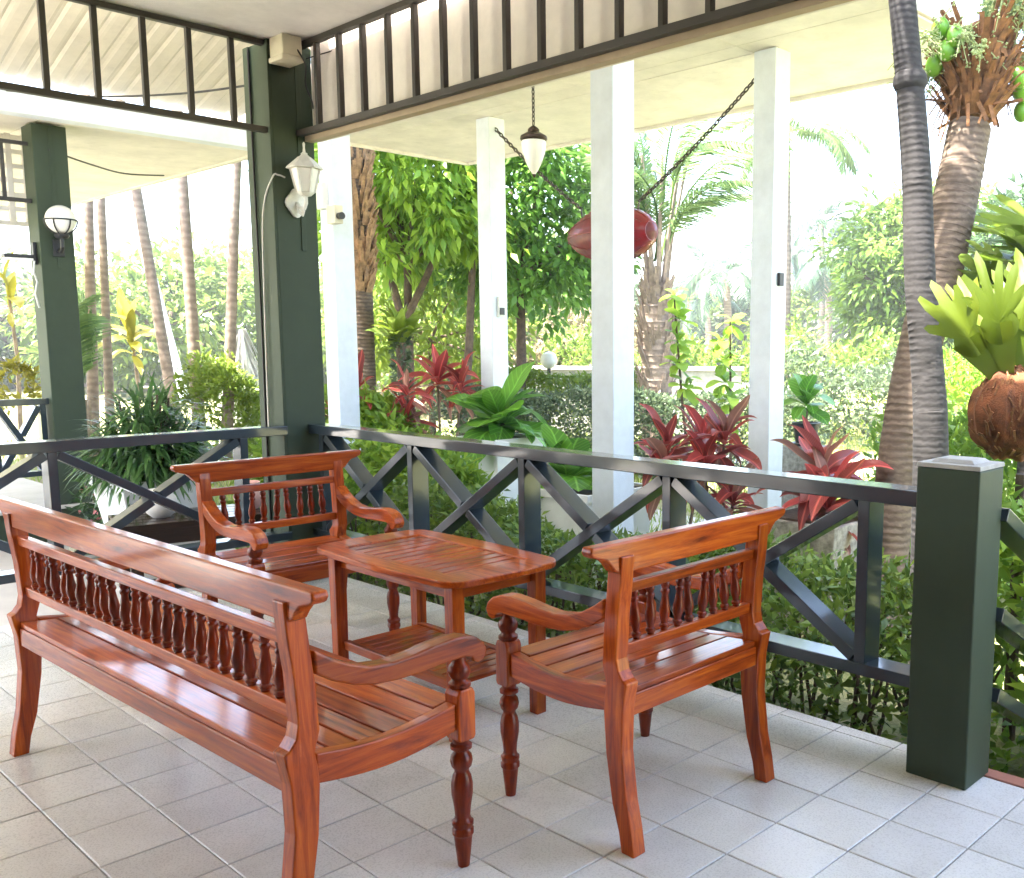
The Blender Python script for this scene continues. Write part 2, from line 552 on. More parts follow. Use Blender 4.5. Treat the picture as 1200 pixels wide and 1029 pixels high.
# ------------------------------------------------------------------ ground, paving
tag(MB().box(-250, 250, -250, 250, GZ - 0.3, GZ).build('ground', 'lawn_ground'), kind='structure')
pv = MB().box(-5.9, -2.16, -6, 2.6, GZ, GZ + 0.02).build('courtyard_paving', 'paving')
tag(pv, kind='structure')
def strip(name, pts, wid, mat, z):
    v, f = [], []
    for i, p in enumerate(pts):
        p = Vector((p[0], p[1], 0))
        a = Vector(pts[max(i - 1, 0)] + (0,)); b = Vector(pts[min(i + 1, len(pts) - 1)] + (0,))
        d = (b - a).normalized()
        nrm = Vector((-d.y, d.x, 0)) * wid
        v += [(p.x - nrm.x, p.y - nrm.y, z), (p.x + nrm.x, p.y + nrm.y, z)]
    for i in range(len(pts) - 1):
        f.append((2 * i, 2 * i + 1, 2 * i + 3, 2 * i + 2))
    mb = MB().add(v, f)
    return tag(mb.build(name, mat), kind='structure')
strip('garden_path', [(-9.5, 6.6), (-5.2, 6.3), (-2.4, 5.9), (-0.6, 6.6), (2.5, 8.3)], 0.55, 'paving', GZ + 0.008)
strip('driveway', [(-14, 4.6), (-8.5, 8.1), (-4.1, 11.0), (0.5, 13.6), (7, 17)], 1.2, 'paving', GZ + 0.012)
strip('road', [(-70, 3), (-40, 16), (-25, 27), (-12, 40), (4, 70)], 3.2, 'paving', GZ + 0.016)

# ------------------------------------------------------------------ porch floor with its tiles
fl = MB().box(-2.15, 7.0, -5.0, 2.062, GZ - 0.05, -0.0075).build('floor', 'grout')
tag(fl, kind='structure')
T = 0.25
tm = []
for q in range(3):
    bm = bmesh.new()
    bmesh.ops.create_cube(bm, size=1)
    h = 0.1228
    for vv in bm.verts:
        vv.co = Vector((vv.co.x * 2 * h, vv.co.y * 2 * h, vv.co.z * 0.012 - 0.006 + 0.0006 * q))
    bmesh.ops.bevel(bm, geom=[e for e in bm.edges if (e.verts[0].co.z > -0.004 and e.verts[1].co.z > -0.004)], offset=0.0022, segments=1, affect='EDGES')
    me = bpy.data.meshes.new('tile')
    bm.to_mesh(me); bm.free()
    me.materials.append(MATS['floor_tile'])
    tm.append(me)
rest = MB()
i0, i1 = int(-2.0 / T), int(7.0 / T)
for i in range(-8, 28):
    for j in range(-20, 8):
        cx, cy = (i + 0.5) * T, (j + 0.5) * T
        near = (-8 <= i <= 11 and j >= -4) or (2 <= i <= 10 and -6 <= j < -4)
        if near:
            o = link('tile', tm[rng.integers(3)], None, fl)
            o.location = (cx, cy, 0)
            o.rotation_euler = (float(rng.normal(0, 0.0012)), float(rng.normal(0, 0.0012)), math.pi / 2 * int(rng.integers(4)))
        else:
            rest.box(cx - 0.1225, cx + 0.1225, cy - 0.1225, cy + 0.1225, -0.012, 0.0)
r_ = rest.build('tile_field', 'floor_tile', fl)
r_['kind'] = 'stuff'
for i in range(-8, 28):          # narrow cut tiles along the garden edge
    cx = (i + 0.5) * T
    if 2.34 < cx:
        o = MB().box(cx - 0.1225, cx + 0.1225, 2.0025, 2.066, -0.03, 0.004).build('nosing_tile', 'red_tile', fl, 0.003)
    else:
        o = MB().box(cx - 0.1225, cx + 0.1225, 2.0025, 2.066, -0.03, 0.0005).build('edge_tile', 'floor_tile', fl, 0.002)
for j in range(-20, 8):
    cy = (j + 0.5) * T
    MB().box(-2.155, -2.0025, cy - 0.1225, cy + 0.1225, -0.03, 0.0008).build('edge_tile', 'floor_tile', fl, 0.002)
# steps going down to the garden beyond the short post
st = thing('garden_steps', 'red tiled steps going down from the porch beside the short green post', 'steps', (0, 0, GZ))
for k in range(2):
    MB().box(2.36, 4.2, 2.068 + 0.32 * k, 2.068 + 0.32 * (k + 1), 0, 0.20 - 0.1 * k).build('step', 'red_tile', st, 0.006)

# the house wall the porch belongs to
hw = thing('house_wall', 'dark green house wall with a teak door along the back of the porch', 'wall', (3.0, -4.2, 0))
MB().box(-5.1, 5.5, -.2, 0, 0, 3.17).build('wall', 'green_paint', hw)
MB().box(-.55, .55, .001, .05, 0.002, 2.2).build('door', 'teak_z', hw, .006)
MB().box(4.3, 4.5, .001, 6.0, 0, 3.169).build('shade_wall', 'green_paint', hw)  # unseen wall added to cut light entering from the porch's open end
for s_ in (-1, 1):
    wn = MB().box(s_ * 2.6 - .75, s_ * 2.6 + .75, .001, .04, .9, 2.2).build('window', 'beam_white', hw, .004)
    MB().box(s_ * 2.6 - .66, s_ * 2.6 + .66, .0402, .05, .99, 2.11).build('pane', 'window_dark', wn)

# ------------------------------------------------------------------ columns
def column(name, x0, x1, y0, y1, z0, z1, mat, label, group=None, cat='column', parts=None):
    cx, cy = (x0 + x1) / 2, (y0 + y1) / 2
    t = thing(name, label, cat, (cx, cy, z0), 0, group)
    hx, hy = (x1 - x0) / 2, (y1 - y0) / 2
    MB().box(-hx, hx, -hy, hy, 0, z1 - z0).build('shaft', mat, t, 0.006)
    return t
gc = column('porch_column', -2.15, -1.86, 1.74, 2.0, 0.0, 3.17, 'green_paint', 'green painted square column at the corner where both railings meet')
# applied trim boards that give the column its stepped edges
MB().box(-0.1475, -0.085, -0.142, -0.1302, 0.0, 3.165).build('trim_board', 'green_paint', gc, 0.003)
MB().box(0.05, 0.1475, -0.145, -0.1302, 0.0, 3.166).build('trim_board', 'green_paint', gc, 0.003)
MB().box(0.1452, 0.152, 0.02, 0.05, 2.0, 3.164).build('conduit', 'green_paint', gc, 0.002)
nc = column('porch_column', -6.27, -6.0, 1.74, 2.01, GZ, 3.31, 'green_paint', 'green painted square column carrying the round globe lamp, next porch along')
MB().box(0.1352, 0.142, -0.01, 0.02, 2.4, 3.60).build('conduit', 'green_paint', nc, 0.002)
for xx, yy, lab in ((-4.14, 3.45, 'white square garden column beside the corner green column, with small junction boxes'),
                    (-0.80, 3.45, 'white square garden column standing in front of the hanging red ornament'),
                    (-4.16, 5.20, 'white square garden column behind the large-leaved plant in the white planter'),
                    (-0.79, 5.20, 'white square garden column with the long chain fixed to its top')):
    column('garden_column', xx - 0.2, xx, yy, yy + 0.2, GZ, 3.655, 'column_white', lab, 'white columns of the garden roof')
ps = thing('newel_post', 'short thick green post with a pale cap where the railing ends', 'post', (2.232, 1.94, 0))
MB().box(-0.107, 0.107, -0.095, 0.095, 0, 1.06).build('shaft', 'green_paint', ps, 0.006)
cp = MB()
cp.taper((0, 0), 1.0602, 1.075, 0.109, 0.097, 0.107, 0.095)
cp.taper((0, 0), 1.0752, 1.088, 0.075, 0.065, 0.06, 0.05)
cp.build('cap', 'concrete', ps, 0.002)

# ------------------------------------------------------------------ railings
def railing(name, L, posts, label, loc, rz, bays, mat='slate_paint'):
    """runs along local +x, depth along local y (0 .. 0.11), top at 0.97"""
    t = thing(name, label, 'railing', loc, rz)
    MB().box(0, L, -0.003, 0.113, 0.915, 0.970).build('top_rail', mat, t, 0.004)
    MB().box(0, L, 0.0, 0.11, 0.285, 0.330).build('bottom_rail', mat, t, 0.003)
    for p in posts:
        MB().box(p - 0.0225, p + 0.0225, 0.002, 0.108, 0.3302, 0.9148).build('upright', mat, t, 0.003)
    for a, b in bays:
        p0, p1 = Vector((a, 0.055, 0.345)), Vector((b, 0.055, 0.900))
        MB().bar(p0, p1, 0.023, 0.050, Y).build('brace', mat, t, 0.003)
        q0, q1 = Vector((a, 0.055, 0.900)), Vector((b, 0.055, 0.345))
        c = (q0 + q1) / 2
        d = (q1 - q0).normalized()
        MB().bar(q0, c - d * 0.028, 0.023, 0.048, Y).build('brace', mat, t, 0.003)
        MB().bar(c + d * 0.028, q1, 0.023, 0.048, Y).build('brace', mat, t, 0.003)
    return t
up_ = [0.13, 1.04, 1.95, 2.86, 3.77]
railing('porch_railing', 3.983, up_, 'slate painted cross-braced railing between the corner column and short post', (-1.8595, 1.885, 0), 0,
        [(a + 0.03, b - 0.03) for a, b in zip(up_[:-1], up_[1:])])
ly = [0.27, 1.26, 2.25, 3.24]
# left railing runs toward -Y from the corner column: local x -> world -y, local y -> world x
railing('porch_railing', 5.4, ly + [4.23, 5.22], 'slate painted cross-braced railing in front of the strappy plant in white planter', (-1.95 , 1.7395, 0), -math.pi / 2,
        [(0.03, 0.24)][:0] + [(a + 0.03, b - 0.03) for a, b in zip((ly + [4.23, 5.22])[:-1], (ly + [4.23, 5.22])[1:])])
railing('porch_railing', 4.2, [0.05, 0.42, 0.79, 1.16, 1.53, 1.9], 'slate railing of the next porch, beyond the green column with the globe lamp', (-6.19, 1.7395, 0.0), -math.pi / 2,
        [(0.08, 0.39), (0.45, 0.76), (0.82, 1.13), (1.19, 1.5)])
# sloping rail beside the steps
sr = thing('stair_railing', 'sloping grey-green handrail with three bars going down from the short post', 'railing', (2.31, 2.036, 0))
for z0 in (0.90, 0.56, 0.28):
    MB().bar((0, 0.0, z0), (0, 1.0, z0 - 0.52), 0.024, 0.05, X).build('bar', 'slate_paint', sr, 0.003)
MB().box(-0.045, 0.045, 1.003, 1.093, GZ, 0.52).build('newel', 'slate_paint', sr, 0.004)

# ------------------------------------------------------------------ friezes under the ceiling
def frieze(label, L, n, off, loc, rz, group=None, step=0.235):
    t = thing('porch_frieze', label, 'frieze', loc, rz, group)
    MB().box(0, L, -0.02, 0.02, 3.135, 3.165).build('top_bar', 'frieze_paint', t, 0.002)
    MB().box(0, L, -0.02, 0.02, 2.655, 2.688).build('bottom_bar', 'frieze_paint', t, 0.002)
    for k in range(n):
        x = off + step * k
        MB().box(x - 0.014, x + 0.014, -0.015, 0.015, 2.6882, 3.1348).build('baluster', 'frieze_paint', t, 0.002)
    return t
frieze('dark barred frieze under the ceiling above the railing to the short post', 6.8, 28, 0.23, (-1.859, 1.905, 0), 0)
frieze('dark barred frieze under the ceiling above the railing facing the next porch', 6.2, 26, 0.2, (-1.905, 1.739, 0), -math.pi / 2)
frieze('dark barred frieze of the next porch, hung in front of the pierced screen', 3.4, 14, 0.2, (-6.13, 1.739, 0), -math.pi / 2)

# pierced block screen behind the neighbouring frieze
scn = thing('pierced_screen', 'tan pierced block screen high up on the next porch', 'screen', (-6.62, 2.0, 0), -math.pi / 2)
for a in range(13):
    MB().box(a * 0.13, a * 0.13 + 0.05, 0, 0.05, 2.5, 3.3).build('mullion', 'soffit', scn, 0.003)
for b in range(7):
    MB().box(-0.01, 1.64, 0.004, 0.046, 2.5 + b * 0.125, 2.54 + b * 0.125).build('course', 'soffit', scn, 0.003)

# ------------------------------------------------------------------ ceilings and roofs
def panels(name, x0, x1, y0, y1, z, nx, ny, mat, label=None, gap=0.006, th=0.02, cat='roof'):
    if label:
        t = thing(name, label, cat, ((x0 + x1) / 2, (y0 + y1) / 2, z))
        ox, oy, oz = t.location
    else:
        t = MB().box(x0, x1, y0, y1, z + th + 0.004, z + th + 0.09).build(name, mat)
        tag(t, kind='structure')
        ox = oy = oz = 0
    dx, dy = (x1 - x0) / nx, (y1 - y0) / ny
    for i in range(nx):
        for j in range(ny):
            MB().box(x0 + dx * i + gap / 2 - ox, x0 + dx * (i + 1) - gap / 2 - ox, y0 + dy * j + gap / 2 - oy, y0 + dy * (j + 1) - gap / 2 - oy, z - oz, z + th - oz).build('panel', mat, t, 0.002, 1)
    return t, (ox, oy, oz)
panels('ceiling', -1.95, 8.5, -6.0, 1.94, 3.172, 4, 3, 'ceiling_cream', gap=0.002)
# beam under the right-hand frieze
tb = MB().box(-1.855, 8.5, 1.932, 1.99, 2.632, 3.19).build('eaves_beam', 'beam_tan', None, 0.004)
tb.modifiers.clear()
bpy.data.objects.remove(tb)
t = thing('eaves_beam', 'tan painted beam along the ceiling edge beyond the barred frieze', 'beam', (0, 1.97, 2.63))
MB().box(-1.855, 8.5, -0.035, 0.022, 0.0, 0.045).build('board', 'beam_tan', t, 0.004)
gr, (ox, oy, oz) = panels('garden_roof', -6.3, 0.30, 3.42, 6.6, 3.66, 5, 2, 'soffit', 'cream flat soffit of the garden roof resting on four white columns')
MB().box(-6.30 - ox, 0.32 - ox, 3.42 - oy, 6.60 - oy, 0.024, 0.16).build('roof_deck', 'soffit', gr)
for k in range(2):
    MB().box(-1.9 + 1.1 * k + .003 - ox, -1.9 + 1.1 * (k + 1) - .003 - ox, 2.04 - oy, 3.414 - oy, 0, .02).build('panel', 'soffit', gr, 0.002, 1)
MB().box(-1.9 - ox, 0.30 - ox, 2.04 - oy, 3.416 - oy, .024, .159).build('roof_deck', 'soffit', gr)
MB().box(-6.30 - ox, 0.30 - ox, 6.605 - oy, 6.66 - oy, -0.03, 0.17).build('fascia', 'soffit', gr, 0.004)
MB().box(-6.36 - ox, -6.305 - ox, 3.42 - oy, 6.66 - oy, -0.03, 0.17).build('fascia', 'soffit', gr, 0.004)
for yy in (3.55, 5.3):
    MB().box(-4.37 - ox, -0.79 - ox, yy - 0.06 - oy, yy + 0.06 - oy, -0.005, -0.0005).build('cover_strip', 'soffit', gr)
MB().box(-1.855, 9.0, 1.996, 2.03, 2.64, 3.9).build('parapet', 'soffit', None)
tag(bpy.data.objects['parapet'], 'cream board panel directly behind the barred frieze toward the garden', 'board')
nr, (ox, oy, oz) = panels('next_porch_roof', -14.0, -5.72, -4.0, 3.72, 3.33, 5, 4, 'soffit', 'tan flat soffit over the next porch, on the green column')
MB().box(-14.0 - ox, -5.72 - ox, -4.0 - oy, 3.74 - oy, 0.024, 0.2).build('roof_deck', 'soffit', nr)
MB().box(-14.0 - ox, -5.72 - ox, 3.725 - oy, 3.79 - oy, -0.02, 0.2).build('fascia', 'soffit', nr, 0.004)
bw = MB().box(-5.715, -5.55, -4.0, 3.74, 3.285, 3.50).build('gutter_beam', 'beam_white', None, 0.006)
tag(bw, 'long white gutter beam at the edge of the next porch roof', 'beam')
# corrugated roof sheet rising from the gutter to the porch roof
cs = MB()
v, f = [], []
ny = 300
for j in range(ny + 1):
    y = -4.0 + 7.38 * j / ny
    ph = (y * 6.5) % 1.0
    rib = 0.012 if ph < 0.14 else (0.012 * (1 - (ph - 0.14) / 0.1) if ph < 0.24 else (0.0 if ph < 0.90 else 0.012 * (ph - 0.90) / 0.10))
    v += [(-5.60, y, 3.535 + rib), (-1.93, y, 4.55 + rib)]
for j in range(ny):
    f.append((2 * j, 2 * j + 1, 2 * j + 3, 2 * j + 2))
cs.add(v, f)
crr = thing('corrugated_roof', 'cream ribbed roof sheets rising above the white gutter beam', 'roof', (-3.8, 0, 3.5))
c_ = cs.build('sheet', 'sheet_tan', crr)
c_.location = (3.8, 0, -3.5)
MB().box(-0.03, 0.03, -4, 3.38, 0.62, 0.68).build('purlin', 'soffit', crr)
MB().box(-1.45, -1.39, -4, 3.38, 0.215, 0.26).build('purlin', 'soffit', crr)
# next porch floor
nf = thing('next_porch_base', 'green skirted floor slab of the next porch behind the left railing', 'porch base', (-9, -1, GZ))
MB().box(-3.0, 3.05, -4, 3.05, 0.0, 0.295).build('skirt', 'green_paint', nf, 0.004)
MB().box(-3.0, 3.08, -4, 3.08, 0.297, 0.32).build('floor_edge', 'paving', nf, 0.004)
# ------------------------------------------------------------------ teak furniture
def arc_y(u):                      # saddle of the seat: z of the side-rail top at local y
    t = (u - 0.23) / (-0.205 - 0.23)
    return 0.487 - 0.024 * math.sin(math.pi * min(max(t, 0), 1))

LEG_F = [(-.262, 0), (-.252, .06), (-.226, .142), (-.202, .284), (-.193, .41), (-.196, .455), (-.203, .495), (-.188, .545), (-.194, .66), (-.204, .75), (-.213, .84), (-.217, .868)]
LEG_B = [(-.268, .872), (-.262, .787), (-.25, .694), (-.243, .572), (-.250, .538), (-.268, .516), (-.284, .508), (-.276, .47), (-.268, .43), (-.264, .303), (-.281, .161), (-.3, .077), (-.312, 0)]
ARM_U = [(-.195, .742), (-.15, .712), (-.106, .688), (-.045, .665), (.019, .657), (.09, .661), (.151, .669), (.22, .674), (.262, .671), (.30, .659), (.326, .638), (.335, .615)]
ARM_L = [(.325, .592), (.304, .584), (.29, .592), (.282, .606), (.255, .613), (.17, .611), (.10, .607), (.036, .607), (-.03, .613), (-.09, .628), (-.15, .655), (-.195, .684)]
FRONT = [(0.0, .016), (.004, .017), (.085, .0255), (.094, .027), (.098, .0305), (.112, .0305), (.118, .027), (.124, .030), (.134, .0305), (.140, .024), (.150, .0215), (.175, .0235), (.215, .030), (.245, .0305), (.268, .026), (.280, .020), (.288, .021), (.296, .028), (.312, .0315), (.328, .0285), (.337, .021), (.343, .021), (.348, .030), (.358, .0305), (.364, .023), (.372, .0235), (.378, .028)]
TOPT = [(.522, .027), (.527, .031), (.536, .031), (.541, .024), (.548, .022), (.556, .028), (.570, .0325), (.584, .029), (.592, .021), (.600, .018), (.612, .019)]
SPIN = [(0, .0085), (.006, .0085), (.009, .0115), (.017, .0115), (.021, .008), (.027, .0085), (.045, .0125), (.060, .0128), (.085, .0095), (.108, .0075), (.115, .0105), (.121, .0105), (.126, .0075), (.135, .0105), (.143, .0105), (.147, .0085), (.150, .0085)]

def bench(label, W, nsp, loc, rz, nslat=6):
    t = thing('teak_bench' if W > 1 else 'teak_armchair', label, 'bench' if W > 1 else 'armchair', loc, rz)
    h = W / 2
    for s in (-1, 1):
        MB().prism(LEG_F + LEG_B, 'x', s * h - .026, s * h + .026).build('rear_leg', 'teak_z', t, .004)
        o = MB().prism(ARM_U + ARM_L, 'x', s * h - .028, s * h + .028).build('arm', 'teak_y', t, .006, 3)
        lg = MB().lathe(FRONT, (s * h, .257), 18)
        lg.build('front_leg', 'turned_teak', t)
        b = MB()
        b.prism([(.257 - .030, .385), (.257 - .024, .374), (.257 + .024, .374), (.257 + .030, .385), (.257 + .030, .508), (.257 + .022, .523), (.257 - .022, .523), (.257 - .030, .508)], 'x', s * h - .030, s * h + .030)
        b.build('leg_block', 'teak_z', t, .005)
        MB().lathe(TOPT, (s * h, .257), 18).build('arm_support', 'turned_teak', t)
        ys = [.226 - (.226 + .196) * k / 10 for k in range(11)]
        up_p = [(y, arc_y(y)) for y in ys]
        lo_p = [(y, arc_y(y) - .076) for y in reversed(ys)]
        MB().prism(up_p + lo_p, 'x', s * h - .019, s * h + .019).build('side_rail', 'teak_y', t, .004)
    MB().box(-h + .0305, h - .0305, .240, .272, .402, .470).build('front_rail', 'teak_x', t, .004)
    MB().box(-h + .0265, h - .0265, -.262, -.230, .398, .464).build('rear_rail', 'teak_x', t, .004)
    # seat slats run the length of the seat and follow the saddle
    y = .268
    wid = (.268 + .222) / nslat
    for k in range(nslat):
        ya, yb = y - wid * k - .004, y - wid * (k + 1) + .005
        if k == nslat - 1: yb = -.259
        za, zb = arc_y(min(ya, .226)) - .003, arc_y(max(yb, -.2)) - .003
        e = h - .0205 if k not in (0, nslat - 1) else h - .0315
        poly = [(yb, zb - .018), (ya, za - .018), (ya, za), (yb, zb)]
        MB().prism(poly, 'x', -e, e).build('seat_slat', 'teak_x', t, .003)
    # back
    MB().prism([(-.232, .570), (-.202, .570), (-.205, .606), (-.235, .606)], 'x', -h + .0265, h - .0265).build('lower_rail', 'teak_x', t, .004)
    MB().prism([(-.244, .756), (-.214, .756), (-.217, .790), (-.247, .790)], 'x', -h + .0265, h - .0265).build('middle_rail', 'teak_x', t, .004)
    sp = MB().lathe([(z_, r_ * 1.32) for z_, r_ in SPIN], (0, 0), 12)
    sme = sp.mesh('spindle')
    gapx = (W - .052) / (nsp + 1)
    for k in range(nsp):
        o = link('spindle', sme, 'turned_teak', t)
        o.location = (-h + .026 + gapx * (k + 1), -.2205, .606)
        o.rotation_euler = (math.atan2(.0105, .150), 0, float(rng.uniform(0, 6)))
    e = h + .026
    half = [(e - .004, .822), (e + .018, .832), (e + .034, .852), (e + .052, .868), (e + .080, .876), (e + .103, .884), (e + .112, .897), (e + .106, .912)]
    poly = half + [(-a, b) for a, b in reversed(half)]
    cr = MB()
    cr.prism(poly, 'y', -.021, .021)
    o = cr.build('crest_rail', 'teak_x', t, .006, 3)
    o.location = (0, -.238, 0)
    o.rotation_euler = (R(4) * 0, 0, 0)
    return t

bench('long glossy teak bench with spindle back, its back to the open floor', 1.80, 25, (0.602, 0.160, 0), 0.037)
bench('glossy teak armchair with spindle back facing away from short green post', 0.655, 9, (1.512, 1.150, 0), math.pi / 2)
bench('glossy teak armchair with spindle back standing before the corner green column', 0.67, 9, (-0.633, 1.135, 0), -math.pi / 2 - 0.02)

# low table
tb = thing('coffee_table', 'low glossy teak slatted table with lower shelf between the seats', 'table', (0.385, 1.165, 0))
def outline(hx, hy, r, bulge, n=10):
    pts = []
    for cx, cy, a0 in ((hx - r, hy - r, 0), (-hx + r, hy - r, 90), (-hx + r, -hy + r, 180), (hx - r, -hy + r, 270)):
        for k in range(n + 1):
            a = R(a0 + 90 * k / n)
            pts.append((cx + r * math.cos(a), cy + r * math.sin(a)))
    dense = []
    for i, p in enumerate(pts):
        q = pts[(i + 1) % len(pts)]
        m_ = 8 if (Vector(p) - Vector(q)).length > 0.15 else 1
        for k in range(m_):
            t_ = k / m_
            dense.append((p[0] + (q[0] - p[0]) * t_, p[1] + (q[1] - p[1]) * t_))
    out = []
    for x, y in dense:
        bx = bulge * math.cos(math.pi / 2 * min(1, abs(y) / hy)) * (1 if x > 0 else -1) * min(1, abs(x) / (hx * 0.9)) ** 6
        by = bulge * math.cos(math.pi / 2 * min(1, abs(x) / hx)) * (1 if y > 0 else -1) * min(1, abs(y) / (hy * 0.9)) ** 6
        out.append((x + bx, y + by))
    return out
ix, iy = .36, .185
outer = outline(.475, .268, .07, .022)
def clampin(p):
    s_ = max(abs(p[0]) / ix, abs(p[1]) / iy)
    return (p[0] / s_, p[1] / s_)
inner = [clampin(p) for p in outer]
# make sure the opening's corners are true corners
for cxn in ((ix, iy), (-ix, iy), (-ix, -iy), (ix, -iy)):
    k = min(range(len(inner)), key=lambda q: (inner[q][0] - cxn[0]) ** 2 + (inner[q][1] - cxn[1]) ** 2)
    inner[k] = cxn
n = len(outer)
v = []
for z, ring in ((.596, outer), (.622, outer), (.622, inner), (.596, inner)):
    v += [(p[0], p[1], z) for p in ring]
f = []
for q in range(4):
    for i in range(n):
        j = (i + 1) % n
        a, b = q * n, ((q + 1) % 4) * n
        f.append((a + i, a + j, b + j, b + i))
MB().add(v, f).build('top_frame', 'teak_x', tb, .006, 3)
NS = 11
for k in range(NS):
    wd = 2 * ix / NS
    x0 = -ix + wd * k
    MB().box(x0 + .007, x0 + wd - .007, -iy + .001, iy - .001, .598, .616).build('top_slat', 'teak_y', tb, .003)
for s in (-1, 1):
    MB().box(-.39, .39, s * .185 - .012, s * .185 + .012, .535, .5958).build('apron', 'teak_x', tb, .003)
    MB().box(s * .385 - .012, s * .385 + .012, -.17, .17, .536, .5957).build('apron', 'teak_y', tb, .003)
    for r_ in (-1, 1):
        MB().taper((s * .398, r_ * .198), 0, .5955, .024, .024, .027, .027).build('leg', 'teak_z', tb, .004)
    MB().box(-.37, .37, s * .185 - .014, s * .185 + .014, .185, .222).build('shelf_rail', 'teak_x', tb, .003)
for k in range(13):
    x0 = -.372 + .0575 * k
    MB().box(x0, x0 + .050, -.170, .170, .196, .214).build('shelf_slat', 'teak_y', tb, .003)

# ------------------------------------------------------------------ lamps, boxes, cables
# white lantern on the corner column
wl = thing('wall_lantern', 'white six-sided lantern on a scrolled bracket, fixed to the corner green column', 'lamp', (-1.858, 1.86, 2.27))
bp_ = MB()
pl = [(math.cos(a) * .062 * (1 + .12 * math.cos(4 * a)), math.sin(a) * .078 * (1 + .10 * math.cos(4 * a))) for a in [2 * math.pi * k / 24 for k in range(24)]]
bp_.prism(pl, 'x', 0.001, 0.02)
bp_.build('back_plate', 'white_lamp', wl, .004)
MB().tube([(.02, 0, 0), (.06, 0, -.035), (.10, 0, -.04), (.125, 0, -.01), (.125, 0, .03)], .011, 8).build('bracket', 'white_lamp', wl)
MB().tube([(.03, 0, -.02), (.05, 0, -.06), (.08, 0, -.075), (.095, 0, -.05)], .008, 6).build('scroll', 'white_lamp', wl)
def hexring(r0, z0, r1, z1, c=(.125, 0)):
    v = []
    for r, z in ((r0, z0), (r1, z1)):
        for k in range(6):
            a = math.pi / 3 * k
            v.append((c[0] + r * math.cos(a), c[1] + r * math.sin(a), z))
    return v, [(k, (k + 1) % 6, 6 + (k + 1) % 6, 6 + k) for k in range(6)] + [tuple(range(5, -1, -1)), tuple(range(6, 12))]
MB().add(*hexring(.03, .03, .052, .05)).build('base', 'white_lamp', wl, .002)
MB().add(*hexring(.048, .051, .078, .180)).build('glass', 'opal_glass', wl)
for k in range(6):
    a = math.pi / 3 * k
    MB().bar((.125 + .051 * math.cos(a), .051 * math.sin(a), .051), (.125 + .081 * math.cos(a), .081 * math.sin(a), .181), .005, .005, Z.cross(Vector((math.cos(a), math.sin(a), 0)))).build('glazing_bar', 'white_lamp', wl)
hd = MB()
hd.add(*hexring(.105, .182, .10, .192))
hd.add(*hexring(.10, .1925, .035, .250))
hd.lathe([(.2505, .03), (.262, .018), (.268, .02), (.274, .009), (.30, .006), (.322, .008), (.332, .003)], (.125, 0), 8)
hd.build('roof', 'white_lamp', wl, .002)

# globe lamp on the next porch column
gl = thing('globe_lamp', 'white globe wall lamp in a black wire cage on the next porch column', 'lamp', (-5.998, 1.88, 2.22))
MB().box(0, .02, -.045, .045, -.02, .13).build('back_plate', 'black_metal', gl, .006)
MB().tube([(.02, 0, .03), (.07, 0, .02), (.11, 0, .06), (.11, 0, .13)], .018, 8).build('bracket', 'black_metal', gl)
MB().lathe([(.13, .045), (.15, .06), (.165, .055)], (.11, 0), 14).build('holder', 'black_metal', gl)
MB().sphere((.11, 0, .29), .12, 20, 14).build('globe', 'opal_glass', gl)
cg = MB()
ring = [(.11 + .126 * math.cos(a), .126 * math.sin(a), .285) for a in [2 * math.pi * k / 24 for k in range(25)]]
cg.tube(ring, .006, 6, False)
for q in range(6):
    a = math.pi / 3 * q + .3
    cg.tube([(.11 + .127 * math.cos(b) * math.cos(a), .127 * math.cos(b) * math.sin(a), .288 + .127 * math.sin(b)) for b in [-R(75) * k / 8 for k in range(9)]], .006, 6, False)
cg.build('cage', 'black_metal', gl)

# small flood lamp on the side of the same column
fl2 = thing('flood_lamp', 'small black flood lamp with a dangling white cable on the next porch column', 'lamp', (-6.1, 1.738, 2.18))
MB().box(-.05, .05, -.26, -.03, 0, .03).build('housing', 'black_metal', fl2, .006)
MB().box(-.045, .045, -.25, -.04, -.022, -.001).build('glass', 'opal_glass', fl2, .003)
MB().box(-.02, .02, -.03, -.001, -.05, .14).build('mount', 'black_metal', fl2, .004)
MB().tube([(.03, -.03, -.02), (.04, -.045, -.12), (.03, -.02, -.2), (.045, -.05, -.3), (.03, -.02, -.42)], .008, 6).build('cable', 'cable_white', fl2)

# hanging lantern
hl = thing('hanging_lantern', 'acorn-shaped frosted glass lantern hanging on a chain from the soffit', 'lantern', (-2.07, 3.92, 2.70))
MB().lathe([(.015, .012), (.03, .022), (.04, .03), (.10, .062), (.17, .085), (.235, .093), (.255, .090)], (0, 0), 16).build('glass', 'opal_glass', hl)
MB().lathe([(.256, .094), (.268, .102), (.29, .098), (.312, .06), (.318, .045), (.34, .042), (.352, .03), (.365, .012)], (0, 0), 16).build('cap', 'bronze_metal', hl)
MB().lathe([(-.012, .004), (0.0, .012), (.012, .016), (.0145, .012)], (0, 0), 10).build('finial', 'bronze_metal', hl)
ch = MB()
z = .366
k = 0
while z < .955:
    a = (0, 1) if k % 2 else (1, 0)
    ring = [(a[0] * .010 * math.cos(b), a[1] * .010 * math.cos(b), z + .018 + .022 * math.sin(b)) for b in [2 * math.pi * q / 10 for q in range(11)]]
    ch.tube(ring, .0045, 5, False)
    z += .032
    k += 1
ch.build('chain', 'chain_metal', hl)

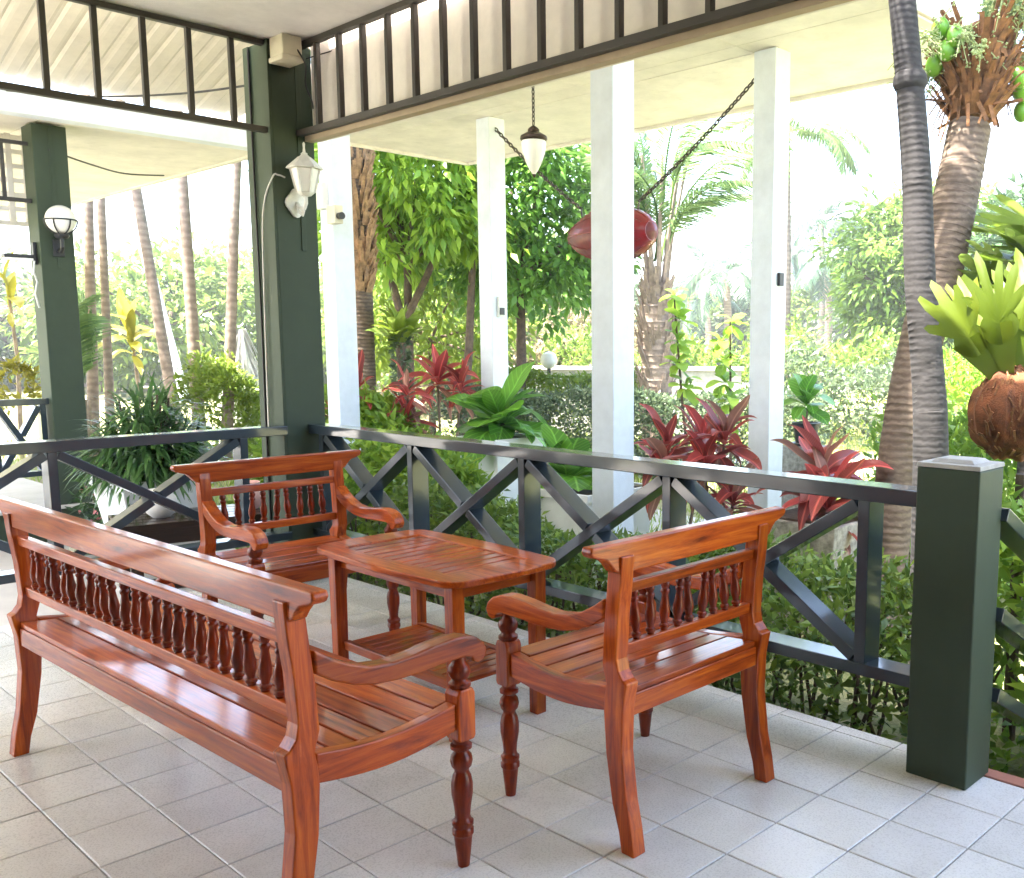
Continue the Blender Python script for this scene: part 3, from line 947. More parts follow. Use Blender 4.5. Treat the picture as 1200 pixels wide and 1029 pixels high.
# red boat-shaped ornament slung between two columns
ro = thing('hanging_ornament', 'dark red ribbed boat-shaped ornament slung on chains between white columns', 'ornament', (-2.62, 5.3, 2.42))
seg = []
for k in range(33):
    t_ = -1 + 2 * k / 32
    r_ = (.235 * (1 - abs(t_) ** 1.7) ** .8 if t_ < 0 else .235 * (1 - abs(t_) ** 2.6) ** .6) if abs(t_) < 1 else 0.002
    r_ = max(r_, .004) * (1 + (.02 if k % 2 else -.02))
    seg.append((t_ * .54, r_))
bd = MB().lathe([(z_, r_) for z_, r_ in seg], (0, 0), 20)
o = bd.build('body', 'red_lacquer', ro)
o.rotation_euler = (0, R(90), 0)
bd2 = MB().lathe([(z_, r_ + .006) for z_, r_ in seg[26:32]], (0, 0), 20)
o = bd2.build('end_cap', 'red_lacquer_bright', ro)
o.rotation_euler = (0, R(90), 0)
for k in range(10):
    a = 2 * math.pi * k / 10
    pts = [(z_, (r_ + .004) * math.cos(a), (r_ + .004) * math.sin(a)) for z_, r_ in seg[2:31]]
    MB().tube(pts, .0055, 5).build('rib', 'red_lacquer_bright' if k % 2 else 'red_lacquer', ro)
for s in (-1, 1):
    MB().tube([(s * .34, 0, .15), (s * .36, 0, .26)], .008, 6).build('hanger', 'chain_metal', ro)
def chain(mb, p, q, sag, link_=.055, r=.007):
    p, q = Vector(p), Vector(q)
    N = int((q - p).length / (link_ * .78))
    for k in range(N):
        t0 = (k + .5) / N
        c = p.lerp(q, t0) - Z * sag * 4 * t0 * (1 - t0)
        d = (q - p - Z * sag * 4 * (1 - 2 * t0)).normalized()
        s_ = d.cross(Z).normalized()
        if k % 2: s_ = d.cross(s_).normalized()
        mb.tube([c + d * (link_ * .5 * math.cos(b)) + s_ * (.014 * math.sin(b)) for b in [2 * math.pi * i / 10 for i in range(11)]], r, 5, False)
c1 = MB(); chain(c1, (.36, 0, .26), (1.63, -.02, 1.09), .03)
c1.build('chain', 'chain_metal', ro)
c2 = MB(); chain(c2, (-.36, 0, .26), (-1.54, -.02, 1.13), .03)
c2.build('chain', 'chain_metal', ro)

# boxes and cables
jb = thing('junction_box', 'small pale junction box fixed to the ceiling beside the corner green column', 'box', (-1.78, 1.80, 3.03))
MB().box(-.075, .075, -.06, .06, .03, .14).build('case', 'beige_plastic', jb, .008)
MB().box(-.082, .082, -.067, .067, .0, .0295).build('lid', 'beige_plastic', jb, .008)
b1 = thing('switch_box', 'white rectangular switch box on the white column beside the lantern', 'box', (-4.24, 3.45, 2.60))
MB().box(-.05, .05, -.06, 0, 0, .22).build('case', 'white_lamp', b1, .006)
MB().box(-.042, .042, -.064, -.0605, .01, .21).build('cover', 'white_lamp', b1, .002)
b2 = thing('camera_box', 'beige box with a black round camera eye on the white column', 'box', (-4.02, 3.43, 2.46))
MB().box(-.08, .05, -.06, .02, 0, .15).build('case', 'beige_plastic', b2, .006)
o = MB().lathe([(0, .028), (.05, .03)], (0, 0), 14).build('lens', 'black_metal', b2)
o.rotation_euler = (0, R(90), 0); o.location = (.051, -.02, .06)
b3 = thing('socket_box', 'small white socket box on the white column behind the big leaves', 'box', (-4.158, 5.3, 1.72))
MB().box(0, .03, -.04, .04, 0, .20).build('case', 'white_lamp', b3, .004)
MB().box(.0302, .04, -.03, .03, .02, .09).build('socket', 'black_metal', b3, .003)
b4 = thing('socket_box', 'small black switch on the white column that holds the long chain', 'box', (-.788, 5.3, 1.90))
MB().box(0, .025, -.03, .03, 0, .10).build('case', 'black_metal', b4, .004)
def cable(label, pts, r=.005, mat='cable_black'):
    P = [Vector(p) for p in pts]
    out = []
    for i in range(len(P) - 1):
        a, b, c_, d = P[max(i - 1, 0)], P[i], P[i + 1], P[min(i + 2, len(P) - 1)]
        for k in range(6):
            t_ = k / 6
            out.append(0.5 * ((2 * b) + (c_ - a) * t_ + (2 * a - 5 * b + 4 * c_ - d) * t_ ** 2 + (3 * b - a - 3 * c_ + d) * t_ ** 3))
    out.append(P[-1])
    return tag(MB().tube(out, r, 6).build('cable', mat), label, 'cable')
cable('black cable running down the edge of the corner green column', [(-2.085, 1.727, 3.15), (-2.078, 1.727, 2.4), (-2.074, 1.727, 1.6), (-2.083, 1.727, 0.8), (-2.08, 1.727, 0.05)], .006)
cable('thin dark cable slung from the corner column to the white gutter beam', [(-2.15, 1.80, 2.98), (-3.0, 1.72, 3.05), (-4.3, 1.6, 3.22), (-5.54, 1.45, 3.44)], .007)
cable('dark cable sagging under the next porch soffit from its green column', [(-5.99, 1.86, 3.10), (-6.6, 2.4, 3.12), (-7.4, 3.0, 3.2), (-7.9, 3.6, 3.31)], .008)
cable('loose black cable looping below the junction box', [(-1.71, 1.83, 3.10), (-1.68, 1.86, 3.02), (-1.72, 1.88, 2.92), (-1.70, 1.90, 2.84), (-1.735, 1.93, 2.80)], .005)
cable('thin dark cable along the soffit behind the barred frieze', [(-1.84, 1.96, 3.1), (-1.2, 2.06, 3.13), (-.5, 2.07, 3.17), (.6, 2.07, 3.20)], .004)
cable('white cable looping from the lantern around the corner column', [(-1.852, 1.80, 2.41), (-1.855, 1.76, 2.42), (-1.86, 1.725, 2.40), (-1.98, 1.72, 2.2), (-2.02, 1.722, 1.6), (-2.04, 1.722, .9)], .005, 'cable_white')
bk = thing('hook_bracket', 'small black curved iron bracket on the far side of the corner column', 'bracket', (-2.151, 1.95, 2.36))
MB().tube([(0, 0, .18), (-.14, 0, .19), (-.17, 0, .17)], .008, 6).build('arm', 'black_metal', bk)
MB().tube([(-.17, 0, .18), (-.14, 0, .08), (-.06, 0, .02), (0, 0, 0)], .008, 6).build('brace', 'black_metal', bk)
MB().tube([(-.08, 0, .185), (-.06, 0, .09), (-.02, 0, .05)], .007, 6).build('scroll', 'black_metal', bk)
# ------------------------------------------------------------------ foliage helpers
def unit(a):
    return a / np.maximum(np.linalg.norm(a, axis=1, keepdims=True), 1e-9)

def rand_unit(n):
    return unit(rng.normal(size=(n, 3)))

def leaf_arrays(P, D, N, L, W, fold=.18, droop=.12):
    D = unit(D)
    Sd = unit(np.cross(D, N))
    N = np.cross(Sd, D)
    L = np.asarray(L).reshape(-1, 1) * np.ones((len(P), 1))
    W = np.asarray(W).reshape(-1, 1) * np.ones((len(P), 1))
    mid = P + D * L * .5 + N * L * .04
    tip = P + D * L - N * L * droop
    lf = P + D * L * .42 + Sd * W * .5 + N * W * fold
    rg = P + D * L * .42 - Sd * W * .5 + N * W * fold
    V = np.stack([P, lf, rg, mid, tip], 1).reshape(-1, 3)
    base = (np.arange(len(P)) * 5)[:, None]
    F = np.concatenate([base + np.array([[0, 3, 1]]), base + np.array([[1, 3, 4]]), base + np.array([[3, 2, 4]]), base + np.array([[0, 2, 3]])], 1).reshape(-1, 3)
    return V, F

def tri_mesh(name, V, F):
    me = bpy.data.meshes.new(name)
    me.vertices.add(len(V))
    me.vertices.foreach_set('co', np.ascontiguousarray(V, dtype=np.float32).ravel())
    n = len(F)
    me.loops.add(n * 3)
    me.loops.foreach_set('vertex_index', np.ascontiguousarray(F, dtype=np.int32).ravel())
    me.polygons.add(n)
    me.polygons.foreach_set('loop_start', np.arange(0, n * 3, 3, dtype=np.int32))
    me.polygons.foreach_set('loop_total', np.full(n, 3, dtype=np.int32))
    me.update(calc_edges=True)
    me.validate()
    return me

def leafobj(name, P, D, N, L, W, mat, parent=None, fold=.18, droop=.12):
    V, F = leaf_arrays(P, D, N, L, W, fold, droop)
    return link(name, tri_mesh(name, V, F), mat, parent)

def crown_points(c, rad, nc, per, rc, shell=.55, flat=.3, droop=.35):
    """clumps spread through an ellipsoid, leaves spread in every clump"""
    d = rand_unit(nc)
    d[:, 2] = np.where(d[:, 2] < -flat, -flat * rng.random(nc), d[:, 2])
    r = shell + (1 - shell) * rng.random((nc, 1)) ** .7
    cen = np.array(c) + d * r * np.array(rad) * (1 + .12 * rng.normal(size=(nc, 1)))
    n = nc * per
    idx = np.repeat(np.arange(nc), per)
    rcs = rc * (0.6 + .8 * rng.random(nc))[idx][:, None]
    off = rng.normal(size=(n, 3)) * rcs * .55 * np.array([1, 1, .75])
    P = cen[idx] + off
    D = unit(unit(off) + unit(cen - np.array(c))[idx] * .4 + rng.normal(size=(n, 3)) * .35 - np.array([0, 0, droop]))
    N = unit(rng.normal(size=(n, 3)) * .5 + np.array([0, 0, 1.0]))
    return P, D, N, cen

def tree(name, label, base, top, r0, cen, rad, nc, per, rc, leaf, lmat, bark='bark_brown', cat='tree', group=None, lean=(0, 0), droop=.35, extra=(), flat=.3):
    t = thing(name, label, cat, base, 0, group)
    b = Vector(base)
    tr = MB()
    topv = Vector(top) - b
    tr.tube([(0, 0, 0), (topv.x * .25 + lean[0], topv.y * .25 + lean[1], topv.z * .35), (topv.x * .7 + lean[0] * .6, topv.y * .7 + lean[1] * .6, topv.z * .7), tuple(topv)], [r0 * 1.25, r0, r0 * .85, r0 * .7], 9)
    for e0, e1, rr in extra:
        tr.tube([Vector(e0) - b, (Vector(e0) * .45 + Vector(e1) * .55) - b + Vector((rr * .8, 0, 0)), Vector(e1) - b], [rr * 1.2, rr, rr * .8], 8)
    cl = np.array(cen) - np.array(base)
    P, D, N, cc = crown_points(cl, rad, nc, per, rc, droop=droop, flat=flat)
    pick = rng.choice(len(cc), min(len(cc), 14), replace=False)
    for k in pick:
        e = Vector(cc[k])
        mid = topv.lerp(e, .5) + Vector((0, 0, .05 * rad[2]))
        tr.tube([topv - Z * .1 * r0, mid, e], [r0 * .5, r0 * .32, r0 * .14], 6)
    tr.build('trunk', bark, t)
    n = len(P)
    L = leaf[0] * (.65 + .7 * rng.random(n))
    leafobj('crown', P, D, N, L, L * leaf[1], lmat, t)
    return t

def hedge(name, label, p0, p1, wid, z0, z1, n, leaf, lmat, cat='hedge', wave=.08, stems=0, upw=.5, group=None):
    p0, p1 = np.array(p0, float), np.array(p1, float)
    t = thing(name, label, cat, ((p0[0] + p1[0]) / 2, (p0[1] + p1[1]) / 2, GZ), 0, group)
    o = np.array(t.location)
    d = (p1 - p0); ln = np.linalg.norm(d); d = d / ln
    s = np.array([-d[1], d[0]])
    a = rng.random(n) * ln
    face = rng.random(n)
    c = (rng.random(n) - .5) * 2
    h = rng.random(n)
    onside = face < .42
    c = np.where(onside, np.sign(c) * (1 - .30 * rng.random(n) ** 2), c)
    h = np.where((face > .42) & (face < .86), 1 - .16 * rng.random(n) ** 2, h)
    wv = wave * (np.sin(a * 3.1) + np.sin(a * 7.7 + 1) * .6 + np.sin(a * 1.3 + 2 + 2 * c)) * .6 + rng.normal(size=n) * wave * .35
    ww = wid * (1 + .18 * np.sin(a * 4.3 + 1.0) + .1 * rng.normal(size=n))
    P = np.stack([p0[0] + d[0] * a + s[0] * c * ww, p0[1] + d[1] * a + s[1] * c * ww, z0 + (z1 - z0 + wv) * h * (1 - .22 * np.abs(c) ** 3)], 1) - o
    out = np.stack([s[0] * c, s[1] * c, np.full(n, upw)], 1)
    D = unit(out + rng.normal(size=(n, 3)) * .65)
    N = unit(out * .6 + np.array([0, 0, .6]) + rng.normal(size=(n, 3)) * .5)
    L = leaf[0] * (.55 + .8 * rng.random(n))
    leafobj('foliage', P, D, N, L, L * leaf[1], lmat, t)
    if stems:
        sm = MB()
        for k in range(stems):
            aa = rng.random() * ln; cc = (rng.random() - .5) * 1.4 * wid
            b = np.array([p0[0] + d[0] * aa + s[0] * cc, p0[1] + d[1] * aa + s[1] * cc, GZ]) - o
            q = b + np.array([rng.normal() * .08, rng.normal() * .08, (z1 - GZ) * (.6 + .3 * rng.random())])
            sm.tube([b, (b + q) / 2 + rng.normal(size=3) * .03, q], [.010, .008, .005], 5)
        sm.build('stems', 'bark_brown', t)
    return t

def frond_mesh(name, Lf, nleaf, ll, lw, arch, hang, rise=.75):
    """a palm frond starting at the origin, growing along +x"""
    v, f = [], []
    pts = []
    for k in range(15):
        s = k / 14
        pts.append(np.array([Lf * (s - .12 * s * s), 0, Lf * (rise * s - arch * s * s)]))
    mb = MB()
    mb.tube([tuple(p) for p in pts], [max(.022 * Lf * .35 * (1 - k / 14) + .003, .003) for k in range(15)], 5)
    for k in range(nleaf):
        s = .16 + .84 * (k + .5) / nleaf
        x = s * 14; i = min(int(x), 13); t = x - i
        p = pts[i] * (1 - t) + pts[i + 1] * t
        d = pts[i + 1] - pts[i]; d = d / np.linalg.norm(d)
        ln = ll * (math.sin(math.pi * min(1, .15 + .80 * s)) ** .6) * (.85 + .3 * random.random())
        for sd in (-1, 1):
            out = np.array([0, sd, 0]) * .85 + d * (.55 + .25 * random.random()) + np.array([0, 0, .12 * random.random()])
            out = out / np.linalg.norm(out)
            wv = np.cross(out, np.array([0, 0, 1.0])); wv = wv / np.linalg.norm(wv) * lw * .5
            m1 = p + out * ln * .5 - np.array([0, 0, hang * ln * .22])
            tp = p + out * ln * .9 - np.array([0, 0, hang * ln * .85])
            o = len(mb.v)
            mb.v += [tuple(p - wv * .6), tuple(p + wv * .6), tuple(m1 + wv), tuple(m1 - wv), tuple(tp)]
            mb.f += [(o, o + 1, o + 2, o + 3), (o + 3, o + 2, o + 4)]
            mb.smooth += [False, False]
    me = bpy.data.meshes.new(name)
    me.from_pydata(mb.v, [], mb.f)
    return me

FR = {}
def fronds_for(key, **k):
    if key not in FR:
        FR[key] = [frond_mesh('frond', k['Lf'] * q, k['n'], k['ll'], k['lw'], a, k['hang'], k.get('rise', .75)) for q, a in ((1.0, k['arch']), (.9, k['arch'] * 1.25), (1.08, k['arch'] * .8))]
    return FR[key]

def put_fronds(parent, at, meshes, n, mat, pitch=(-20, 50), scale=1.0, az=None, name='frond'):
    for k in range(n):
        o = link(name, meshes[k % len(meshes)], mat, parent)
        o.location = at
        a = 2 * math.pi * (k * .381966) if az is None else R(random.uniform(*az))
        pt = R(random.uniform(*pitch))
        o.rotation_euler = (R(random.uniform(-15, 15)), -pt, a)
        s = scale * random.uniform(.85, 1.12)
        o.scale = (s, s, s)

def palm_trunk(mb, pts, rads, ring=.06, amp=1.0):
    """ringed trunk: radius stepping at every leaf scar"""
    P = [Vector(p) for p in pts]
    out, rr = [], []
    for i in range(len(P) - 1):
        a, b, c, d = P[max(i - 1, 0)], P[i], P[i + 1], P[min(i + 2, len(P) - 1)]
        ln = (c - b).length
        m_ = max(2, int(ln / ring))
        for k in range(m_):
            t = k / m_
            q = 0.5 * ((2 * b) + (c - a) * t + (2 * a - 5 * b + 4 * c - d) * t ** 2 + (3 * b - a - 3 * c + d) * t ** 3)
            r = rads[i] + (rads[i + 1] - rads[i]) * t
            dd = (c - b).normalized()
            out += [q, q + dd * ring * .62, q + dd * ring * .70]
            j = 1 + .03 * amp * random.random()
            rr += [r * (1 - amp * (.015 + .02 * random.random())) * j, r * (1 - .01 * amp) * j, r * (1.0 + amp * .025 * random.random()) * j]
    out.append(P[-1]); rr.append(rads[-1])
    mb.tube(out, rr, 16)

def strap_mesh(name, arch, wid, fold=.25, taper=1.0, n=11):
    """strap leaf of length 1 along +x, arching; scaled when placed"""
    v, f = [], []
    for k in range(n + 1):
        s = k / n
        wv = wid * .5 * (max(.03, math.sin(math.pi * (.10 + .90 * s) ** taper)) ** (.75 if taper < 1.2 else .6) if s < 1 else 0.02)
        z = .55 * s - arch * s * s + .018 * math.sin(9 * s + arch * 20)
        x = s * (1 - .18 * s * arch)
        up_ = wv * fold * 2
        v += [(x, -wv, z + up_), (x, 0, z), (x, wv, z + up_)]
    for k in range(n):
        a = 3 * k
        f += [(a, a + 1, a + 4, a + 3), (a + 1, a + 2, a + 5, a + 4)]
    me = bpy.data.meshes.new(name)
    me.from_pydata(v, [], f)
    me.polygons.foreach_set('use_smooth', [True] * len(f))
    return me
CORD = [strap_mesh('leaf', a, w_, .20, 1.12) for a, w_ in ((.35, .28), (.6, .31), (.9, .30), (.2, .26))]
BIGL = [strap_mesh('leaf', a, w_, .06, 1.45) for a, w_ in ((.35, .60), (.55, .66), (.8, .62))]
for me in CORD + BIGL:
    pass

def rosette(parent, at, meshes, mat, n, ln, pitch=(-10, 65), name='leaf'):
    for k in range(n):
        me = meshes[(k * 7) % len(meshes)]
        mat_ = mat if isinstance(mat, str) else random.choice(mat)
        key = me.name + mat_
        if key not in FR:
            m2 = me.copy(); m2.materials.clear(); m2.materials.append(MATS[mat_]); FR[key] = m2
        o = link(name, FR[key], None, parent)
        q = k / max(1, n - 1)
        o.location = (at[0], at[1], at[2] - .10 * ln * (1 - q) * 2)
        pt = R(pitch[0] + (pitch[1] - pitch[0]) * q + random.uniform(-9, 9))
        o.rotation_euler = (R(random.uniform(-26, 26)), -pt, 2.39996 * k + random.uniform(-.25, .25))
        s = ln * random.uniform(.65, 1.15)
        o.scale = (s, s * random.uniform(.75, 1.1), s * random.uniform(.7, 1.3))

def cordyline(label, x, y, heads, mat='leaf_red', ln=.30, z0=GZ, n=15, group='red cordyline plants in the garden'):
    t = thing('cordyline_plant', label, 'plant', (x, y, z0), 0, None)
    sm = MB()
    for hx, hy, hz in heads:
        sm.tube([(hx * .2, hy * .2, 0), (hx * .7, hy * .6, (hz - z0) * .5), (hx, hy, hz - z0)], [.016, .013, .012], 6)
    sm.build('stem', 'bark_pale', t)
    for hx, hy, hz in heads:
        rosette(t, (hx, hy, hz - z0), CORD, [mat, mat, 'leaf_red', 'leaf_maroon', 'leaf_bronze'], n, ln * 1.2, (-38, 58))
        rosette(t, (hx, hy, hz - z0 - .10), CORD, 'leaf_bronze', 4, ln * .9, (-60, -35))
    return t

def ribbon(mb, pts, wid, nrm):
    """flat blade along pts with given half widths"""
    P = [Vector(p) for p in pts]
    o = len(mb.v)
    for i, p in enumerate(P):
        d = (P[min(i + 1, len(P) - 1)] - P[max(i - 1, 0)]).normalized()
        s = d.cross(Vector(nrm)).normalized() * wid[i]
        mb.v += [tuple(p - s), tuple(p + s)]
    for i in range(len(P) - 1):
        mb.f.append((o + 2 * i, o + 2 * i + 1, o + 2 * i + 3, o + 2 * i + 2))
        mb.smooth.append(True)

def lobed_frond(name, L, W, pairs, mat, parent, at, rot, curl=.25, lobe=.55):
    """broad frond along +x with finger lobes on both sides"""
    mb = MB()
    def cz(x, y): return L * (.10 * math.sin(2.2 * x / L) - curl * (x / L) ** 2) - .35 * abs(y) ** 1.5
    def P(x, y): return (x, y, cz(x, y))
    xs = [L * k / 10 for k in range(11)]
    ribbon(mb, [P(x, 0) for x in xs], [W * (.16 + .84 * min(1, (x / L) * 1.9)) * .42 * (1 if x < L * .8 else max(.25, 1 - (x / L - .8) * 3.4)) for x in xs], (0, 0, 1))
    for k in range(pairs):
        s = .28 + .64 * k / max(1, pairs - 1)
        for sd in (-1, 1):
            ll = L * lobe * (.95 - .55 * abs(s - .55)) * random.uniform(.85, 1.1)
            a = R(58 - 30 * s) * sd
            x0, y0 = L * s, 0
            pts, wd = [], []
            for q in range(7):
                e = ll * q / 6
                aa = a * (1 - .25 * q / 6)
                px, py = x0 + e * math.cos(aa), y0 + e * math.sin(aa)
                pts.append((px, py, cz(px, py) + .002 * (k + 1)))
                wd.append(W * .20 * (1 - .15 * q / 6) * (1 if q < 5 else (.85 if q == 5 else .35)))
            ribbon(mb, pts, wd, (0, 0, 1))
    me = bpy.data.meshes.new(name)
    me.from_pydata(mb.v, [], mb.f)
    me.polygons.foreach_set('use_smooth', [True] * len(mb.f))
    o = link(name, me, mat, parent)
    o.location = at
    o.rotation_euler = rot
    return o

# ------------------------------------------------------------------ planting right behind the railing
hedge('clipped_hedge', 'low leafy green hedge growing right behind the railing to the short post', (-1.7, 2.52), (2.05, 2.52), .30, GZ + .12, .46, 15000, (.062, .42), 'leaf_hedge', stems=90, wave=.10)
hedge('leafy_bush', 'bright green bush beside the steps under the sloping handrail', (1.75, 2.98), (3.4, 3.0), .28, GZ, .66, 6500, (.09, .38), 'leaf_bright', cat='bush', wave=.12, stems=20)
hedge('leafy_bush', 'glossy green bush at the foot of the large-leaved plant', (-3.4, 3.3), (-2.3, 3.35), .42, GZ, .52, 5200, (.095, .42), 'leaf_bright', cat='bush', wave=.14, stems=20)
hedge('leafy_bush', 'yellow-green croton bush below the red plants by the white column', (-5.4, 4.1), (-3.9, 4.3), .40, GZ, .72, 5200, (.12, .40), 'leaf_bright', cat='bush', wave=.2, stems=20)
hedge('leafy_bush', 'shaded green bush in front of the corner column and its white neighbour', (-3.6, 2.6), (-2.5, 2.62), .32, GZ, .50, 4200, (.09, .4), 'leaf_bright', cat='bush', wave=.16, stems=18)
hedge('leafy_bush', 'light green bush between the tall palm trunks and the red plant', (0.1, 5.3), (1.5, 6.4), .40, GZ, .75, 5000, (.11, .38), 'leaf_bright', cat='bush', wave=.2, stems=16)
hedge('leafy_bush', 'feathery light green shrub behind the leaning coconut trunk', (-.9, 8.3), (.6, 9.0), .45, GZ, 1.05, 5200, (.12, .3), 'leaf_bright', cat='bush', wave=.25, stems=16)

# cordylines
cordyline('red cordyline closest to the white column with the junction boxes', -4.75, 4.0, [(0, 0, 1.02), (-.16, -.1, .72)], 'leaf_red', .30)
cordyline('red cordyline with a bare stem between two other red plants', -4.42, 4.35, [(0, 0, 1.0), (.05, -.05, .74)], 'leaf_red', .28)
cordyline('tallest red cordyline with two dense heads behind the large-leaved plant', -4.66, 4.95, [(-.1, 0, 1.08), (.16, .1, 1.02)], 'leaf_red', .34, n=18)
cordyline('low maroon cordyline right of the white column before the red ornament', -1.18, 4.55, [(-.12, .0, .66), (.16, .1, .70), (0, -.15, .5)], 'leaf_maroon', .32, n=16)
cordyline('tall maroon cordyline in front of the column with the long chain', -.58, 4.35, [(0, 0, .80), (-.1, -.1, .62), (.12, -.05, .38)], 'leaf_maroon', .32, n=16)

sp = thing('stone_planter', 'rough grey stone planter holding the red cordyline nearest the short post', 'planter', (.43, 4.0, GZ))
MB().taper((0, 0), 0, .70, .20, .20, .27, .27).build('body', 'stone_pot', sp, .01)
MB().taper((0, 0), .701, .715, .24, .24, .24, .24).build('soil', 'soil', sp)
cordyline('broad-leaved red cordyline growing in the rough stone planter', .43, 4.0, [(0, 0, .68), (.1, -.08, .52)], 'leaf_maroon', .36, z0=.41, n=18)

def planter(label, x, y, zt, h1, h0, mat='white_plaster', rim=.03):
    t = thing('square_planter', label, 'planter', (x, y, GZ))
    H = zt - GZ
    MB().taper((0, 0), 0.02, H - .06, h0, h0, h1 * .96, h1 * .96).build('body', mat, t, .008)
    r = MB()
    for a, b, c, d in ((-h1, h1, -h1, -h1 + rim), (-h1, h1, h1 - rim, h1), (-h1, -h1 + rim, -h1 + rim + .001, h1 - rim - .001), (h1 - rim, h1, -h1 + rim + .001, h1 - rim - .001)):
        r.box(a, b, c, d, H - .0595, H)
    r.build('rim', mat, t, .004)
    MB().box(-h1 + rim + .002, h1 - rim - .002, -h1 + rim + .002, h1 - rim - .002, H - .0595, H - .025).build('soil', 'soil', t)
    return t
planter('white square planter holding the tall large-leaved plant before a white column', -3.45, 4.70, .60, .29, .24)
bl = thing('large_leaved_plant', 'tall plant with broad glossy green leaves in a white square planter', 'plant', (-3.45, 4.70, .58))
MB().tube([(0, 0, 0), (.02, 0, .12), (0, .02, .22)], [.03, .025, .02], 7).build('stem', 'bark_brown', bl)
rosette(bl, (0, 0, .20), BIGL, 'leaf_big', 22, .60, (-32, 45))
planter('wide pale planter behind the white column that hides the red ornament', -2.05, 4.45, .30, .40, .34)
bl = thing('large_leaved_plant', 'low plant with wide bright leaves in the pale planter', 'plant', (-2.2, 4.35, .28))
MB().tube([(0, 0, 0), (0, 0, .10)], [.03, .02], 7).build('stem', 'bark_brown', bl)
rosette(bl, (0, 0, .10), BIGL, 'leaf_big', 16, .50, (-10, 55))

# black pot on a pedestal
pd = thing('pedestal', 'rough grey stone pedestal under the black flower pot', 'pedestal', (-.80, 5.75, GZ))
MB().taper((0, 0), 0, .92, .15, .15, .14, .14).build('block', 'stone_pot', pd, .01)
bpot = thing('flower_pot', 'black plastic flower pot with saucer on the stone pedestal', 'pot', (-.80, 5.75, .622))
MB().lathe([(0, .11), (.012, .125), (.022, .125), (.024, .10)], (0, 0), 18).build('saucer', 'black_metal', bpot)
MB().lathe([(.025, .085), (.16, .108), (.162, .118), (.19, .12), (.192, .10), (.175, .098)], (0, 0), 18).build('body', 'black_metal', bpot)
pp = thing('potted_plant', 'small green plant with oval leaves in the black pot', 'plant', (-.80, 5.75, .79))
MB().tube([(0, 0, 0), (0, .01, .1), (.01, 0, .2)], [.010, .008, .006], 5).build('stem', 'bark_pale', pp)
rosette(pp, (0, 0, .20), BIGL, 'leaf_big', 14, .30, (-35, 60))

# ------------------------------------------------------------------ left-hand courtyard
planter('white tapered planter holding the strappy dark plant beyond the left railing', -3.62, 1.62, .52, .31, .17)
sp = thing('strappy_plant', 'dense dark green strap-leaved plant overflowing its white tapered planter', 'plant', (-3.62, 1.62, .50))
n = 1500
a = rng.random(n) * 2 * np.pi
rr = rng.random(n) ** .6 * .34
P = np.stack([rr * np.cos(a), rr * np.sin(a), rng.random(n) ** .8 * .60 * (1 - .5 * (rr / .30) ** 2)], 1)
el = rng.normal(.35, .55, n) - 1.0 * (rr / .3) * (1 - P[:, 2] / .6) * .7
D = np.stack([np.cos(a + rng.normal(size=n) * .5) * np.cos(el), np.sin(a + rng.normal(size=n) * .5) * np.cos(el), np.sin(el)], 1)
# each strap is a chain of bent segments
mb_v, mb_f = [], []
for k in range(n):
    L = rng.uniform(.16, .30); wv = rng.uniform(.009, .015)
    d = Vector(D[k]); p = Vector(P[k]); s = d.cross(Z)
    s = s.normalized() * wv if s.length > .01 else X * wv
    o = len(mb_v)
    ps = []
    for q in range(5):
        ps.append(p.copy())
        p = p + d * (L / 4)
        d = (d - Z * .22).normalized()
    wd = (.5, 1, 1, .7, .05)
    for q in range(5):
        mb_v += [tuple(ps[q] - s * wd[q]), tuple(ps[q] + s * wd[q])]
    for q in range(4):
        mb_f.append((o + 2 * q, o + 2 * q + 1, o + 2 * q + 3, o + 2 * q + 2))
me = bpy.data.meshes.new('foliage'); me.from_pydata(mb_v, [], mb_f)
link('foliage', me, 'leaf_strap', sp)
ca = MB()
for k in range(16):
    a_ = rng.random() * 6.28; r_ = rng.random() * .15
    ca.tube([(r_ * math.cos(a_), r_ * math.sin(a_), 0), (r_ * 1.5 * math.cos(a_), r_ * 1.5 * math.sin(a_), .3 + .3 * rng.random())], [.012, .008], 5)
ca.build('canes', 'bark_brown', sp)
# red flowering groundcover beside the planter
fb = hedge('flower_bed', 'low plants with pink and red flowers between planter and next porch column', (-5.3, 1.95), (-4.2, 1.95), .25, GZ, .32, 1600, (.09, .45), 'leaf_dark', cat='flowers', wave=.1)
n = 260
P = np.stack([rng.uniform(-.55, .55, n), rng.uniform(-.28, .28, n), rng.uniform(.25, .68, n)], 1)
leafobj('blossom', P, rand_unit(n), rand_unit(n), .05, .05, 'leaf_flower', fb)
